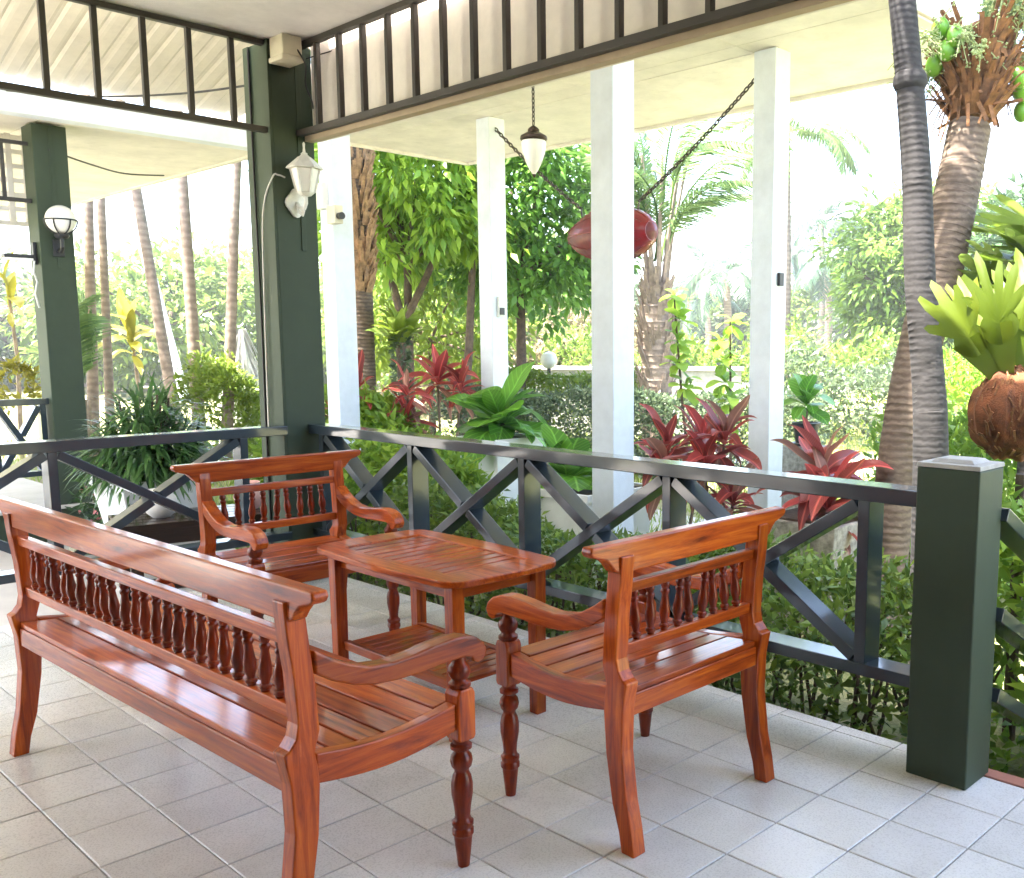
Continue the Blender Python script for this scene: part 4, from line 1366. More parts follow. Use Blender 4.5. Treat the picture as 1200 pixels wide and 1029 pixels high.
# dark timber table outside
db = thing('dark_table', 'low dark brown slatted timber table outside the left railing, behind the armchair', 'table', (-2.72, 1.62, GZ + .02), 1.35)
for k in range(5):
    MB().box(-.55, .55, -.26 + .105 * k, -.165 + .105 * k, .60, .64).build('top_slat', 'dark_wood', db, .004)
for s in (-1, 1):
    MB().box(-.50, .50, s * .20 - .02, s * .20 + .02, .50, .5995).build('apron', 'dark_wood', db, .004)
    for r_ in (-1, 1):
        MB().box(s * .46 - .035, s * .46 + .035, r_ * .2 - .018, r_ * .2 + .018, 0, .4995).build('leg', 'dark_wood', db, .004)
MB().box(-.46, .46, -.015, .015, .16, .24).build('stretcher', 'dark_wood', db, .004)
for x_, y_, lab in ((-2.66, 1.88, 'round pink clay pot on the dark table beyond the armchair back'), (-2.75, 1.34, 'squat pale clay pot on the dark table near the armchair arm')):
    MBp = MB().lathe([(0, .05), (.03, .085), (.08, .105), (.13, .09), (.16, .062), (.175, .07), (.18, .066), (.16, .05)], (0, 0), 16)
    o = MBp.build('clay_pot', 'pink_clay' if 'pink' in lab else 'pale_straw')
    o.location = (x_, y_, GZ + .662)
    tag(o, lab, 'pot')
# slim palm trunks in a row
slim = fronds_for('slim', Lf=1.9, n=34, ll=.62, lw=.035, arch=.75, hang=.5)
for (x, y, x2, y2, r, lab) in ((-11.85, 3.98, -12.1, 4.21, .080, 'slim pale palm trunk next to a thinner brown one, beside the globe lamp column'),
                            (-11.5, 4.10, -11.6, 4.22, .064, 'thin brown palm trunk paired with a pale one beside the globe lamp column'),
                            (-11.2, 5.0, -11.95, 4.93, .088, 'leaning slim palm trunk with the white pole behind it'),
                            (-9.70, 4.62, -9.98, 4.70, .085, 'slim brown palm trunk rising straight behind the strappy plant'),
                            (-9.30, 4.75, -9.30, 5.05, .076, 'slim palm trunk rising from the yellow shrub')):
    t = thing('slim_palm', lab, 'palm', (x, y, GZ))
    H = 6.2
    mb = MB()
    k_ = (H / 3.3)
    palm_trunk(mb, [(0, 0, 0), ((x2 - x) * .5, (y2 - y) * .5, 1.6), ((x2 - x), (y2 - y), 3.3), ((x2 - x) * k_, (y2 - y) * k_, H)], [r * 1.1, r * .92, r * .85, r * .75], .14, .35)
    mb.build('trunk', 'trunk_slim', t)
    put_fronds(t, ((x2 - x) * k_, (y2 - y) * k_, H), slim, 9, 'leaf_palm', (-15, 45), .9)
# low areca clump by the next porch column
t = thing('areca_clump', 'yellow-green palm fronds arching low behind the globe lamp column', 'palm', (-10.6, 3.40, GZ))
mb = MB()
for k in range(6):
    a_ = k * 1.05
    mb.tube([(.1 * math.cos(a_), .1 * math.sin(a_), 0), (.16 * math.cos(a_), .16 * math.sin(a_), 1.0)], [.03, .022], 6)
mb.build('canes', 'bark_pale', t)
put_fronds(t, (0, 0, 1.0), slim, 4, 'leaf_lime', (70, 82), .8)
# yellow broad leaves
for x, y, z, lab, nn in ((-12.75, 4.95, 1.6, 'bright yellow broad-leaved plant beside the paired palm trunks', 14), (-13.3, 3.45, 2.25, 'bright yellow broad leaves left of the globe lamp column', 4)):
    t = thing('yellow_plant', lab, 'plant', (x, y, GZ))
    MB().tube([(0, 0, 0), (0, .05, (z - GZ) * .6), (0, 0, z - GZ)], [.04, .03, .02], 6).build('stem', 'bark_pale', t)
    rosette(t, (0, 0, z - GZ), CORD, 'leaf_yellow', nn, .72, (-20, 80))
    rosette(t, (0, 0, z - GZ - .25), CORD, 'leaf_yellow', nn // 2, .55, (-40, 50))
hedge('yellow_shrub', 'yellow-green shrub at the foot of a slim palm trunk', (-9.7, 4.7), (-8.8, 4.8), .38, GZ, .92, 4200, (.10, .4), 'leaf_lime', cat='shrub', wave=.25)
hedge('yellow_shrub', 'orange-tinged croton left of the next porch column', (-10.9, 2.75), (-10.6, 2.8), .14, GZ + .9, 1.12, 300, (.13, .42), 'leaf_yellow', cat='shrub', wave=.06)
t = thing('dry_grass_clump', 'tall bleached dry drooping grass clump left of the corner column', 'plant', (-10.0, 5.4, GZ))
n = 420
a = rng.random(n) * 2 * np.pi
mb_v, mb_f = [], []
for k in range(n):
    r_ = .06 + .22 * rng.random()
    top = Vector((r_ * .3 * math.cos(a[k]), r_ * .3 * math.sin(a[k]), 1.35 + .6 * rng.random()))
    e = Vector((r_ * 1.35 * math.cos(a[k]), r_ * 1.35 * math.sin(a[k]), .15 + .5 * rng.random()))
    ps = [top, top.lerp(e, .3) + Vector((math.cos(a[k]), math.sin(a[k]), 0)) * .10, top.lerp(e, .7) + Vector((math.cos(a[k]), math.sin(a[k]), 0)) * .06, e]
    s = Vector((-math.sin(a[k]), math.cos(a[k]), 0)) * .014
    o = len(mb_v)
    for p in ps:
        mb_v += [tuple(p - s), tuple(p + s)]
    for q in range(3):
        mb_f.append((o + 2 * q, o + 2 * q + 1, o + 2 * q + 3, o + 2 * q + 2))
me = bpy.data.meshes.new('blades'); me.from_pydata(mb_v, [], mb_f)
link('blades', me, 'pale_straw', t)
MB().tube([(0, 0, 0), (0, 0, 1.4)], [.07, .04], 8).build('stem', 'dry_straw', t)
up_ = thing('utility_pole', 'leaning white utility pole among the trees beyond the courtyard', 'pole', (-25.6, 11.1, GZ))
MB().tube([(0, 0, 0), (-1.45, -.75, 6.6)], [.17, .12], 10).build('shaft', 'beam_white', up_)
MB().bar((-1.9, -1.6, 5.2), (-.5, .6, 5.2), .06, .05, Z).build('cross_arm', 'beam_white', up_)
# houses far left
def house(label, x, y, rz, wx, wy, h, nwin, roof='roof_red'):
    t = thing('house', label, 'house', (x, y, GZ), rz)
    MB().box(-wx, wx, -wy, wy, 0, h).build('wall', 'house_wall', t)
    rf = MB().prism([(-wy - .6, h + .002), (wy + .6, h + .002), (0, h + 1.5)], 'x', -wx - .5, wx + .5).build('roof', roof, t)
    for k in range(nwin):
        xx = -wx + (k + .5) * 2 * wx / nwin
        for s in (-1, 1):
            wn = MB().box(xx - .5, xx + .5, s * wy + (-.03 if s < 0 else -.05), s * wy + (.05 if s < 0 else .03), .9, 2.0).build('window', 'beam_white', t)
            MB().box(xx - .42, xx + .42, s * wy - .07, s * wy + .07, .98, 1.92).build('pane', 'window_dark', wn)
    for s in (-1, 1):
        MB().box(s * wx - .04, s * wx + .04, -.5, .5, .02, 2.05).build('door', 'roof_red', t)
    return t
house('pink and white house with a red roof beyond the next porch', -43, 11.0, R(70), 5, 3.5, 2.9, 4)
house('low white house with a pale roof behind the paired palm trunks', -41, 17.5, R(60), 4, 3, 1.7, 3, 'beam_white')
# ------------------------------------------------------------------ palms and trees to the right
def boots(mb, pts_r, n, ln, spread=.35, w_=.05):
    """old leaf bases standing out from a trunk; pts_r = list of (x,y,z,r) up the trunk"""
    for k in range(n):
        q = random.random() * (len(pts_r) - 1)
        i = int(q); t = q - i
        c = [pts_r[i][j] + (pts_r[i + 1][j] - pts_r[i][j]) * t for j in range(4)]
        a = random.random() * 6.283
        d = Vector((math.cos(a), math.sin(a), 0))
        p = Vector(c[:3]) + d * c[3] * .9
        e = p + d * ln * spread * random.uniform(.5, 1.2) + Z * ln * random.uniform(.6, 1.1)
        mb.bar(p - Z * .03, p.lerp(e, .55) + d * .01, w_ * random.uniform(.7, 1.1), .008, d)
        mb.bar(p.lerp(e, .5), e, w_ * .55 * random.uniform(.6, 1.1), .007, d)

coco = fronds_for('coco', Lf=2.3, n=44, ll=.62, lw=.045, arch=.85, hang=.55)
# thin grey palm just outside the railing
t = thing('grey_palm', 'thin grey ringed palm trunk standing just outside the railing near short post', 'palm', (1.27, 3.73, GZ))
mb = MB()
palm_trunk(mb, [(.02, .0, 0), (0, 0, 1.14), (-.05, .03, 1.6), (-.13, .06, 2.1), (-.2, .11, 2.67), (-.29, .13, 3.3), (-.36, .14, 3.75)], [.098, .092, .086, .082, .078, .072, .07], .035, .35)
mb.lathe([(3.10, .078), (3.13, .092), (3.17, .086), (3.19, .075)], (-.263, .125), 14)
mb.build('trunk', 'trunk_grey', t)
MB().tube([(-.36, .14, 3.75), (-.38, .145, 4.1), (-.40, .15, 4.7)], [.075, .07, .045], 12).build('crownshaft', 'leaf_mid', t)
put_fronds(t, (-.40, .15, 4.7), coco, 8, 'leaf_palm', (10, 60), .8)

# leaning coconut palm with its crown, nuts and flower sprays
t = thing('coconut_palm', 'leaning coconut palm with brown fibrous crown and green nuts', 'palm', (0.811, 4.086, GZ))
b = Vector((0.811, 4.086, GZ))
tp = [(0.8210000000000001, 4.056, -0.3), (0.805, 4.176, 0.137), (0.782, 4.305, 0.75), (0.784, 4.477, 1.316), (0.816, 4.667, 1.84), (0.826, 4.877, 2.428), (0.812, 5.043, 2.817)]
mb = MB()
palm_trunk(mb, [Vector(p) - b for p in tp], [.13, .12, .12, .128, .142, .138, .132], .04, .6)
mb.build('trunk', 'trunk_brown', t)
fb = MB()
cc = Vector((0.812, 5.101, 2.994)) - b
ax = Vector((-.02, .22, .72)).normalized()
fb.tube([cc - ax * .12, cc, cc + ax * .14, cc + ax * .3, cc + ax * .5], [.13, .15, .17, .16, .10], 14)
fb.build('fibre_sheath', 'fibre_brown', t)
bt = MB()
boots(bt, [tuple(cc + ax * s_) + (r_,) for s_, r_ in ((-.12, .13), (.04, .15), (.2, .165), (.4, .13))], 150, .22, .75, .03)
for k in range(90):                      # loose fibre shreds hanging from the sheath
    a = random.random() * 6.283
    p = cc + ax * random.uniform(-.1, .4) + Vector((math.cos(a), math.sin(a), 0)) * .17
    q = p + Vector((math.cos(a) * random.uniform(.0, .16), math.sin(a) * random.uniform(.0, .16), random.uniform(-.22, .05)))
    bt.bar(p, q, random.uniform(.004, .014), .003, Vector((math.cos(a), math.sin(a), .01)))
bt.build('leaf_bases', 'fibre_brown', t)
RV = Vector((.74, .67, 0))
for k, (dr, db_, dz) in enumerate(((-.27, -.12, .40), (-.24, -.16, .26), (-.28, -.05, .20), (-.2, -.2, .33), (.26, -.10, .04), (.30, -.02, -.07), (.22, -.16, .10), (.33, .05, .12))):
    o = MB().sphere((0, 0, 0), .062, 14, 10, (.88, .88, 1.12)).build('coconut', 'coconut_green', t)
    o.location = cc + RV * dr + Vector((-.67, .74, 0)) * db_ + Z * dz
    o.rotation_euler = (random.uniform(-.4, .4), random.uniform(-.4, .4), 0)
inf = MB(); beads = []
for k in range(13):
    a = random.uniform(0, 6.283)
    st_ = cc + ax * random.uniform(.28, .50)
    d = Vector((math.cos(a) * 1.0, math.sin(a) * .9, random.uniform(.1, .5))).normalized()
    if k < 7: d = (-RV * (1.0 - .25 * k) + Vector((.67, -.74, 0)) * .35 + Z * (.05 + .08 * k)).normalized()
    ln = random.uniform(.45, .72)
    pts = [st_ + d * ln * s_ - Z * .28 * s_ * s_ for s_ in (0, .3, .6, 1.0)]
    inf.tube(pts, [.014, .011, .008, .004], 5)
    for q in range(26):
        s_ = random.uniform(.3, 1.0)
        p = st_ + d * ln * s_ - Z * .28 * s_ * s_
        e = p + Vector((random.gauss(0, .09), random.gauss(0, .09), random.gauss(-.07, .07)))
        inf.tube([p, e], [.004, .003], 3)
        for r_ in range(9):
            beads.append(p.lerp(e, random.random()) + Vector((random.gauss(0, .012), random.gauss(0, .012), random.gauss(0, .012))))
inf.build('flower_stalks', 'bud', t)
B = np.array([tuple(p) for p in beads])
n = len(B)
oct_ = np.array([[1, 0, 0], [-1, 0, 0], [0, 1, 0], [0, -1, 0], [0, 0, 1], [0, 0, -1.0]])
rad = (.006 + .006 * rng.random(n))[:, None, None]
V = (B[:, None, :] + oct_[None] * rad).reshape(-1, 3)
of = np.array([[0, 2, 4], [2, 1, 4], [1, 3, 4], [3, 0, 4], [2, 0, 5], [1, 2, 5], [3, 1, 5], [0, 3, 5]])
F = (np.arange(n)[:, None, None] * 6 + of[None]).reshape(-1, 3)
o = link('flower_buds', tri_mesh('flower_buds', V, F), 'bud', t)
o['kind'] = 'stuff'
for az, pt, sc in ((20, 40, .9), (60, 55, .95), (95, 45, .9), (125, 65, .9), (70, 15, .9), (45, -15, .8), (5, 20, .9), (150, 75, .95), (-20, 55, .9), (-55, 62, .8), (35, 10, .85)):
    o = link('frond', coco[int(az) % 3], 'leaf_palm', t)
    o.location = cc + ax * .42
    o.rotation_euler = (R(random.uniform(-12, 12)), -R(pt), R(az))
    o.scale = (sc, sc, sc)

def hand(mb, L, W, lobes, curl, spread=75, deep=.42):
    """stalk widening into a smooth plate that ends in rounded fingers; one continuous skin"""
    def cz(x, y): return L * (.10 * math.sin(2.2 * x / L) - curl * (abs(x) / L) ** 2.2) + .18 * y * y / W + .008 * math.sin(14 * y / W)
    c0 = L * .52
    xs = [c0 * k / 7 for k in range(8)]
    ribbon(mb, [(x, 0, cz(x, 0)) for x in xs], [W * (.08 + .26 * (x / c0) ** 1.4) for x in xs], (0, 0, 1))
    tips = [random.uniform(.8, 1.15) for _ in range(lobes)]
    offs = [random.uniform(-.12, .12) for _ in range(lobes)]
    NA, NR = 72, 6
    o = len(mb.v)
    for a in range(NA + 1):
        th = -180 + 360 * a / NA
        u = (th + spread) / (2 * spread) * lobes
        if 0 <= u <= lobes:
            k = min(int(u), lobes - 1)
            f_ = abs(math.sin(math.pi * min(1, max(0, u - k + offs[k] * math.sin(math.pi * (u - k)))))) ** .8
            fan = 1 - .35 * abs(th / spread) ** 2
            r = L * (.52 * (1 - deep) + .52 * deep * f_ * tips[k]) * fan
        else:
            r = W * .36
            if abs(th) < spread + 30: r = W * .36 + (L * .52 * (1 - deep) * .65 - W * .36) * max(0, 1 - (abs(th) - spread) / 30)
        for q in range(NR + 1):
            rr_ = r * q / NR
            x, y = c0 + rr_ * math.cos(R(th)), rr_ * math.sin(R(th)) * W / (L * .55)
            mb.v.append((x, y, cz(x, y) + .001))
    for a in range(NA):
        for q in range(NR):
            i_ = o + a * (NR + 1) + q
            mb.f.append((i_, i_ + 1, i_ + NR + 2, i_ + NR + 1)); mb.smooth.append(True)

def stag_frond(name, L, W, mat, parent, at, rot, curl=.30):
    """antler frond: narrow base widening into a broad plate that forks into rounded fingers"""
    mb = MB()
    hand(mb, L * 1.1, W * .9, random.choice((5, 6, 7)), curl, 62, .60)
    me = bpy.data.meshes.new(name)
    me.from_pydata(mb.v, [], mb.f)
    me.polygons.foreach_set('use_smooth', [True] * len(mb.f))
    o = link(name, me, mat, parent)
    o.location = at
    o.rotation_euler = rot
    return o

# staghorn fern in a coconut husk behind the short post
t = thing('staghorn_fern', 'lime green staghorn fern growing from a brown husk above the short post', 'fern', (1.96, 3.03, GZ))
o0 = Vector((1.96, 3.03, GZ))
MB().tube([(.04, .06, 0), (.04, .05, 1.2)], [.03, .025], 8).build('stake', 'bark_brown', t)
hs_ = MB().sphere((0, 0, 1.46), .165, 24, 18, (1.0, 1.0, 1.18))
v2 = []
for p in hs_.v:
    r_ = 1 + .10 * math.sin(9 * p[0] / .16 + 4 * p[2]) * math.cos(7 * p[1] / .16) + random.uniform(-.02, .02)
    v2.append((p[0] * r_, p[1] * r_, 1.46 + (p[2] - 1.46) * r_))
hs_.v = v2
hs_.build('husk', 'husk', t)
hm = MB()
for k in range(220):
    a = random.random() * 6.283; e = random.uniform(-1.2, 1.4)
    d = Vector((math.cos(a) * math.cos(e), math.sin(a) * math.cos(e), math.sin(e)))
    p = Vector((0, 0, 1.46)) + d * .175
    tn = (Z - d * d.z).normalized() + d.cross(Z) * random.gauss(0, .25)
    p = Vector((0, 0, 1.46)) + Vector((d.x, d.y, d.z * 1.18)) * .162
    hm.bar(p, p + tn * random.uniform(.03, .08) + d * .004, random.uniform(.002, .006), .002, d)
hm.build('husk_fibre', 'fibre_brown', t)['kind'] = 'stuff'
# fronds fan out in a broad upright spray facing the porch
FV = Vector((.37, -.93, 0))
for ang, tilt, L, W in ((-36, .10, .44, .26), (-12, .35, .46, .28), (10, .0, .54, .32), (34, .25, .54, .30), (62, .4, .46, .26), (0, -.45, .50, .30), (-26, -.5, .44, .26), (48, -.5, .52, .30), (84, .1, .42, .24)):
    d = (Z * math.cos(R(ang)) + RV * math.sin(R(ang)) + FV * tilt * .5).normalized()
    nn = (FV - d * FV.dot(d)).normalized()
    yy = nn.cross(d)
    o = stag_frond('frond', L * 1.08, W, 'leaf_fern', t, (0, 0, 0), (0, 0, 0))
    o.matrix_local = Matrix.Translation(Vector((0, 0, 1.52)) + d * .06 + FV * .03 * tilt) @ Matrix(((d.x, yy.x, nn.x), (d.y, yy.y, nn.y), (d.z, yy.z, nn.z))).to_4x4()

def palm_leaf(name, L, W, mat, parent, at, rot):
    mb = MB()
    hand(mb, L, W, random.choice((7, 8, 9)), .30, 120, .62)
    me = bpy.data.meshes.new(name)
    me.from_pydata(mb.v, [], mb.f)
    me.polygons.foreach_set('use_smooth', [True] * len(mb.f))
    o = link(name, me, mat, parent)
    o.location = at
    o.rotation_euler = rot
    return o

# second, larger lobed-leaf plant on its own stem further right
t = thing('lobed_leaf_tree', 'small tree with huge lobed yellow-green leaves right of the coconut trunk', 'tree', (1.32, 4.95, GZ))
mb = MB()
palm_trunk(mb, [(0, 0, 0), (0, 0, 1.0), (-.02, .02, 2.2)], [.06, .055, .045], .06)
mb.build('trunk', 'trunk_grey', t)
for k in range(24):
    az = 360 * k * .381966 + random.uniform(-12, 12)
    palm_leaf('leaf', random.uniform(.42, .62), random.uniform(.40, .52), 'leaf_lime', t, (-.02, .02, 1.95 + .012 * k), (R(random.uniform(-25, 25)), -R(-38 + 4.2 * k), R(az)))

# shaggy palm by the white column with the junction boxes
t = thing('shaggy_palm', 'palm trunk with torn brown sheaths beside the white column with boxes', 'palm', (-7.17, 5.62, GZ))
mb = MB()
palm_trunk(mb, [(0, 0, 0), (0, 0, 1.2), (-.02, 0, 2.6), (-.05, .0, 3.4), (-.05, 0, 4.6)], [.15, .125, .13, .14, .12], .06)
mb.build('trunk', 'trunk_brown', t)
bt = MB()
boots(bt, [(0, 0, 2.4, .12), (-.02, 0, 3.0, .15), (-.05, 0, 3.7, .15), (-.05, 0, 4.7, .13)], 260, .26, .38, .04)
bt.build('leaf_bases', 'sheath_tan', t)
put_fronds(t, (-.05, 0, 4.7), coco, 11, 'leaf_palm', (-20, 60), 1.0)

tree('garden_tree', 'leafy bright green tree with forked stems behind the red plants', (-8.4, 7.1, GZ), (-8.5, 7.2, 2.6), .075, (-8.55, 7.35, 3.75), (1.55, 1.45, 1.45), 150, 60, .30, (.21, .34), 'leaf_bright', 'bark_brown',
     extra=(((-8.4, 7.1, 1.5), (-8.85, 6.95, 2.9), .055), ((-8.42, 7.1, 1.8), (-8.1, 7.5, 2.9), .05), ((-7.9, 7.6, GZ), (-7.75, 7.8, 2.8), .06)), droop=.75, flat=.85)
tree('garden_tree', 'dense glossy dark green tree behind the hanging lantern', (-7.95, 8.85, GZ), (-8.0, 8.9, 2.5), .085, (-8.0, 8.95, 3.55), (1.55, 1.55, 1.75), 170, 60, .30, (.17, .42), 'leaf_mid', 'bark_brown', droop=.45, flat=.95)
tree('garden_tree', 'pale yellow-green young tree behind the fern basket', (-10.5, 9.0, GZ), (-10.5, 9.0, 1.5), .06, (-10.5, 9.1, 1.9), (1.6, 1.5, 1.3), 90, 50, .35, (.20, .34), 'leaf_lime', droop=.6, flat=.8)
# fern basket on a mossy stump
t = thing('basket_fern', 'cup-shaped fern with drooping strap leaves on a slim mossy trunk', 'fern', (-6.76, 5.86, GZ))
MB().tube([(0, 0, 0), (.03, .02, .9), (0, 0, 1.85)], [.075, .06, .055], 9).build('trunk', 'bark_brown', t)
rosette(t, (0, 0, 1.78), CORD, 'leaf_lime', 46, .50, (30, 62))
n = 500
a = rng.random(n) * 6.283
P = np.stack([.07 * np.cos(a), .07 * np.sin(a), rng.uniform(.5, 1.9, n)], 1)
leafobj('moss_leaves', P, np.stack([np.cos(a), np.sin(a), rng.normal(size=n) * .5], 1), rand_unit(n), .09, .05, 'leaf_grey', t)

# fibrous date-like palm
t = thing('date_palm', 'stout palm with a shaggy fibrous trunk and feathery fronds behind the clipped hedge', 'palm', (-5.74, 9.5, GZ))
mb = MB()
palm_trunk(mb, [(0, 0, 0), (0, 0, 1.0), (0, 0, 2.0), (0, 0, 2.6)], [.20, .22, .23, .16], .08)
mb.build('trunk', 'bark_pale', t)
bt = MB()
boots(bt, [(0, 0, 0.3, .20), (0, 0, 1.2, .23), (0, 0, 2.0, .24), (0, 0, 2.6, .17)], 230, .26, .40, .045)
bt.build('leaf_bases', 'bark_pale', t)
sm = MB()
for k in range(9):
    a = k * .7
    sm.tube([(.10 * math.cos(a), .10 * math.sin(a), 2.4), (.2 * math.cos(a), .2 * math.sin(a), 3.2), (.42 * math.cos(a), .42 * math.sin(a), 4.3)], [.045, .032, .02], 6)
sm.build('leaf_stalks', 'bark_pale', t)
feath = fronds_for('feather', Lf=2.2, n=46, ll=.55, lw=.030, arch=.95, hang=.75)
for k in range(18):
    a = k * 2.4
    o = link('frond', feath[k % 3], 'leaf_palm', t)
    r_ = .30 if k % 2 else .12
    o.location = (r_ * math.cos(a), r_ * math.sin(a), 3.6 if k % 2 else 2.9)
    o.rotation_euler = (R(random.uniform(-15, 15)), -R(random.uniform(35, 70)), a)
    s_ = random.uniform(.8, 1.05); o.scale = (s_, s_, s_)
# tall thin palm behind it
t = thing('far_palm', 'tall pale palm trunk behind the feathery palm', 'palm', (-8.9, 17.3, GZ))
mb = MB(); palm_trunk(mb, [(0, 0, 0), (.1, 0, 3), (0, 0, 6.3)], [.14, .12, .11], .2)
mb.build('trunk', 'trunk_slim', t)
put_fronds(t, (0, 0, 6.3), coco, 12, 'leaf_farpalm', (-50, 50), .95)

# saplings tied to stakes
for x, y, h, lab in ((-3.42, 7.48, 2.3, 'staked sapling with leaf rosettes behind the low maroon plant, the taller one'), (-3.09, 7.78, 2.0, 'staked sapling with leaves down its stem, nearer the chain column')):
    t = thing('sapling', lab, 'tree', (x, y, GZ))
    MB().tube([(0, 0, 0), (-.12 if h > 2.2 else .02, -.05, h * .5), (-.22 if h > 2.2 else .02, -.08, h)], [.022, .016, .010], 6).build('trunk', 'bark_brown', t)
    for q in range(5 if h > 2.2 else 6):
        s_ = 1 - .11 * q
        bx = (-.22 if h > 2.2 else .02) * s_
        rosette(t, (bx + random.gauss(0, .05), -.08 + random.gauss(0, .05), h * s_), BIGL, 'leaf_bright', 9, .24, (-55, 35))
# garden globe light and low wall
t = thing('path_light', 'white globe light on a short dark post in the far garden', 'lamp', (-8.33, 9.77, GZ))
MB().tube([(0, 0, 0), (0, 0, 1.35)], .03, 8).build('post', 'black_metal', t)
MB().sphere((0, 0, 1.48), .14, 16, 10).build('globe', 'opal_glass', t)
t = thing('garden_wall', 'low pale rendered wall behind the globe path light', 'wall', (-9.2, 12.2, GZ), R(35))
MB().box(-2.2, 2.4, -.1, .1, 0, 1.25).build('body', 'concrete', t, .01)
MB().box(-2.25, 2.45, -.14, .14, 1.2505, 1.32).build('coping', 'paving', t, .006)

# clipped hedges across the garden
hedge('clipped_hedge', 'clipped grey-green hedge at the foot of the feathery palm', (-5.9, 7.9), (-3.2, 9.9), .45, GZ, .80, 12000, (.075, .5), 'leaf_grey', wave=.05)
hedge('clipped_hedge', 'clipped grey-green hedge left of the column before the red ornament', (-7.4, 7.0), (-5.95, 7.75), .40, GZ, .82, 7000, (.075, .5), 'leaf_grey', wave=.05)
hedge('clipped_hedge', 'yellowish trimmed hedge beneath the globe path light', (-8.8, 8.6), (-6.4, 10.5), .45, GZ, .98, 9000, (.09, .45), 'leaf_lime', wave=.06)
hedge('field_shrubs', 'loose green shrubs in the sunny field behind the saplings', (-11.5, 13.0), (-5.0, 17.0), 1.3, GZ, 1.35, 12000, (.15, .35), 'leaf_sun', cat='shrub', wave=.35)
hedge('dry_shrubs', 'tan dry hedge under the far trees behind the forked tree', (-17.0, 12.5), (-11.5, 16.5), 1.2, GZ, 1.9, 9000, (.18, .35), 'leaf_dry', cat='shrub', wave=.4)
hedge('field_hedge', 'loose pale green hedge along the far drive by the stone pedestal', (-6.5, 13.2), (-.5, 17.5), 1.0, GZ, 1.15, 9000, (.14, .4), 'leaf_grey', wave=.3)

# far trees
tree('round_tree', 'large round bright green tree left of the grey palm trunk', (-6.6, 19.5, GZ), (-6.6, 19.5, 1.6), .16, (-6.5, 19.5, 2.65), (2.1, 2.0, 2.1), 330, 60, .36, (.22, .38), 'leaf_round', droop=.55, flat=.9)
tree('dark_tree', 'dark green tree behind the leaning coconut trunk', (-3.6, 18.5, GZ), (-3.6, 18.5, 1.6), .15, (-3.4, 18.4, 2.7), (1.6, 1.6, 1.9), 120, 55, .40, (.26, .36), 'leaf_dark', droop=.4, flat=.9)
tree('olive_tree', 'grey-green bushy tree right of the dark tree', (-.2, 16.2, GZ), (-.2, 16.2, 1.3), .13, (0.0, 16.2, 2.0), (1.9, 1.6, 1.7), 120, 55, .38, (.22, .36), 'leaf_grey', droop=.4, flat=.9)
farp = fronds_for('far', Lf=3.2, n=26, ll=.9, lw=.11, arch=.95, hang=.6)
for x, y, h, s_, lab in ((-18.6, 34.4, 6.6, .85, 'tall far coconut palm rising above the round tree'),
                         (-18.1, 27.3, 4.2, .75, 'squat far palm with drooping pale fronds between two white columns'),
                         (-23.5, 33.0, 3.6, .8, 'far palm low behind the tall pale trunk'),
                         (-16.2, 31.0, 4.8, .7, 'far palm beside the column with the long chain'),
                         (-21.0, 23.6, 3.4, .8, 'far palm low beside the feathery palm trunk'),
                         (-17.5, 36.0, 5.2, .7, 'far palm left of the round tree'),
                         (-27.5, 38.0, 4.6, .9, 'far palm over the dry field')):
    t = thing('far_palm', lab, 'palm', (x, y, GZ))
    mb = MB(); palm_trunk(mb, [(0, 0, 0), (.15, 0, h * .5), (0, 0, h)], [.17, .14, .12], .25)
    mb.build('trunk', 'trunk_slim', t)
    put_fronds(t, (0, 0, h), farp, 14, 'leaf_farpalm', (-45, 55), s_)
# belt of trees along the horizon
def polar(az, d): return (3.6 + d * math.cos(R(az)), -1.1 + d * math.sin(R(az)))
belt = [(166, 44, 4.4, 'leaf_grey'), (161, 40, 4.2, 'leaf_sun'), (158, 36, 4.6, 'leaf_sun'), (155, 42, 4.6, 'leaf_sun'), (151.5, 36, 4.4, 'leaf_sun'), (148, 40, 4.6, 'leaf_sun'), (145, 30, 4.2, 'leaf_sun'),
        (142, 26, 4.6, 'leaf_sun'), (139, 30, 4.4, 'leaf_sun'), (136, 32, 3.6, 'leaf_grey'), (132.5, 46, 3.8, 'leaf_grey'), (129, 48, 3.6, 'leaf_sun'), (125.5, 46, 3.8, 'leaf_grey'), (122, 44, 4.2, 'leaf_sun'),
        (118, 40, 3.8, 'leaf_grey'), (114, 34, 4.6, 'leaf_sun'), (110, 30, 4.6, 'leaf_sun'), (106, 34, 5.0, 'leaf_sun'), (171, 34, 4.6, 'leaf_grey'), (102, 36, 5, 'leaf_grey')]
wher = ['beyond the houses', 'left of the white pole', 'behind the white pole', 'right of the white pole', 'behind the slim palm row', 'behind the corner column', 'behind the forked tree',
        'over the fern basket', 'behind the lantern tree', 'beyond the globe path light', 'behind the red ornament', 'behind the feathery palm', 'behind the two saplings', 'behind the chain column',
        'behind the round tree', 'behind the leaning coconut', 'behind the lobed-leaf tree', 'beyond the steps', 'beyond the next porch', 'far beyond the steps']
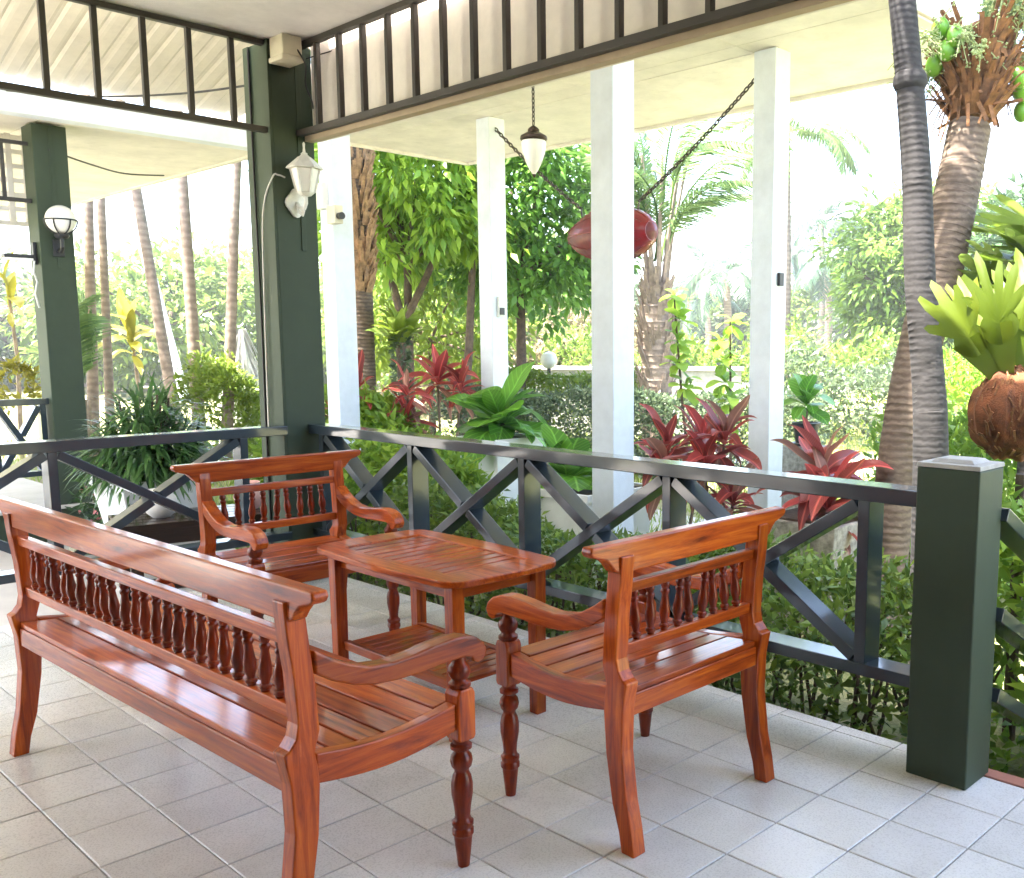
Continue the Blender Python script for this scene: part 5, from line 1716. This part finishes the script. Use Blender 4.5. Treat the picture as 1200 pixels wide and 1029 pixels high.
for (az, d, h, mt_), wh in zip(belt, wher):
    x, y = polar(az, d)
    rr = h * .62
    tree('far_tree', 'hazy broad-leaved tree on the garden horizon ' + wh, (x, y, GZ), (x, y, h * .35), .16, (x, y, h * .5), (rr, rr, h * .52), 110, 42, rr * .2, (.36, .42), mt_, droop=.4, group='trees along the horizon', flat=.95)
fw_ = []
n = 26000
az = rng.uniform(100, 172, n); d = rng.uniform(48, 60, n)
hh = 2.6 + 1.1 * np.sin(az * .9) + .7 * np.sin(az * 2.3 + 1)
P = np.stack([3.6 + d * np.cos(np.radians(az)), -1.1 + d * np.sin(np.radians(az)), GZ + hh * rng.random(n) ** .7], 1)
o = leafobj('far_woodland', P, rand_unit(n), unit(rng.normal(size=(n, 3)) * .6 + np.array([0, -0.3, .6])), .7 + .4 * rng.random(n), .45, 'leaf_grey')
tag(o, 'pale green woodland along the far horizon', 'woodland', None, 'stuff')
# lawn grass
n = 42000
az = rng.uniform(112, 168, n); d = 5.5 + 15 * rng.random(n) ** .8
P = np.stack([3.6 + d * np.cos(np.radians(az)), -1.1 + d * np.sin(np.radians(az)), np.full(n, GZ)], 1)
keep = ~((P[:, 0] > -6.4) & (P[:, 1] < 2.7)) & ~((P[:, 0] > -12) & (P[:, 1] < 2.1))
P = P[keep]; n = len(P)
D = unit(rng.normal(size=(n, 3)) * .35 + np.array([0, 0, 1.0]))
o = leafobj('lawn_grass', P, D, rand_unit(n), .07 + .07 * rng.random(n), .012, 'grass_blade')
tag(o, 'short yellow-green grass growing across the garden', 'grass', None, 'stuff')

# ------------------------------------------------------------------ humid air over the whole garden
hz = MB().box(-255, 255, -255, 255, GZ - 1.3, 13.0).build('haze', None)
mt = bpy.data.materials.new('haze'); mt.use_nodes = True
n = mt.node_tree
n.nodes.clear()
pvz = n.nodes.new('ShaderNodeVolumePrincipled')
pvz.inputs['Color'].default_value = (0.92, 0.96, 1.0, 1)
pvz.inputs['Density'].default_value = 0.0019
out = n.nodes.new('ShaderNodeOutputMaterial')
n.links.new(pvz.outputs[0], out.inputs['Volume'])
hz.data.materials.append(mt)
tag(hz, 'thin humid haze filling the air over the garden', 'haze', None, 'stuff')
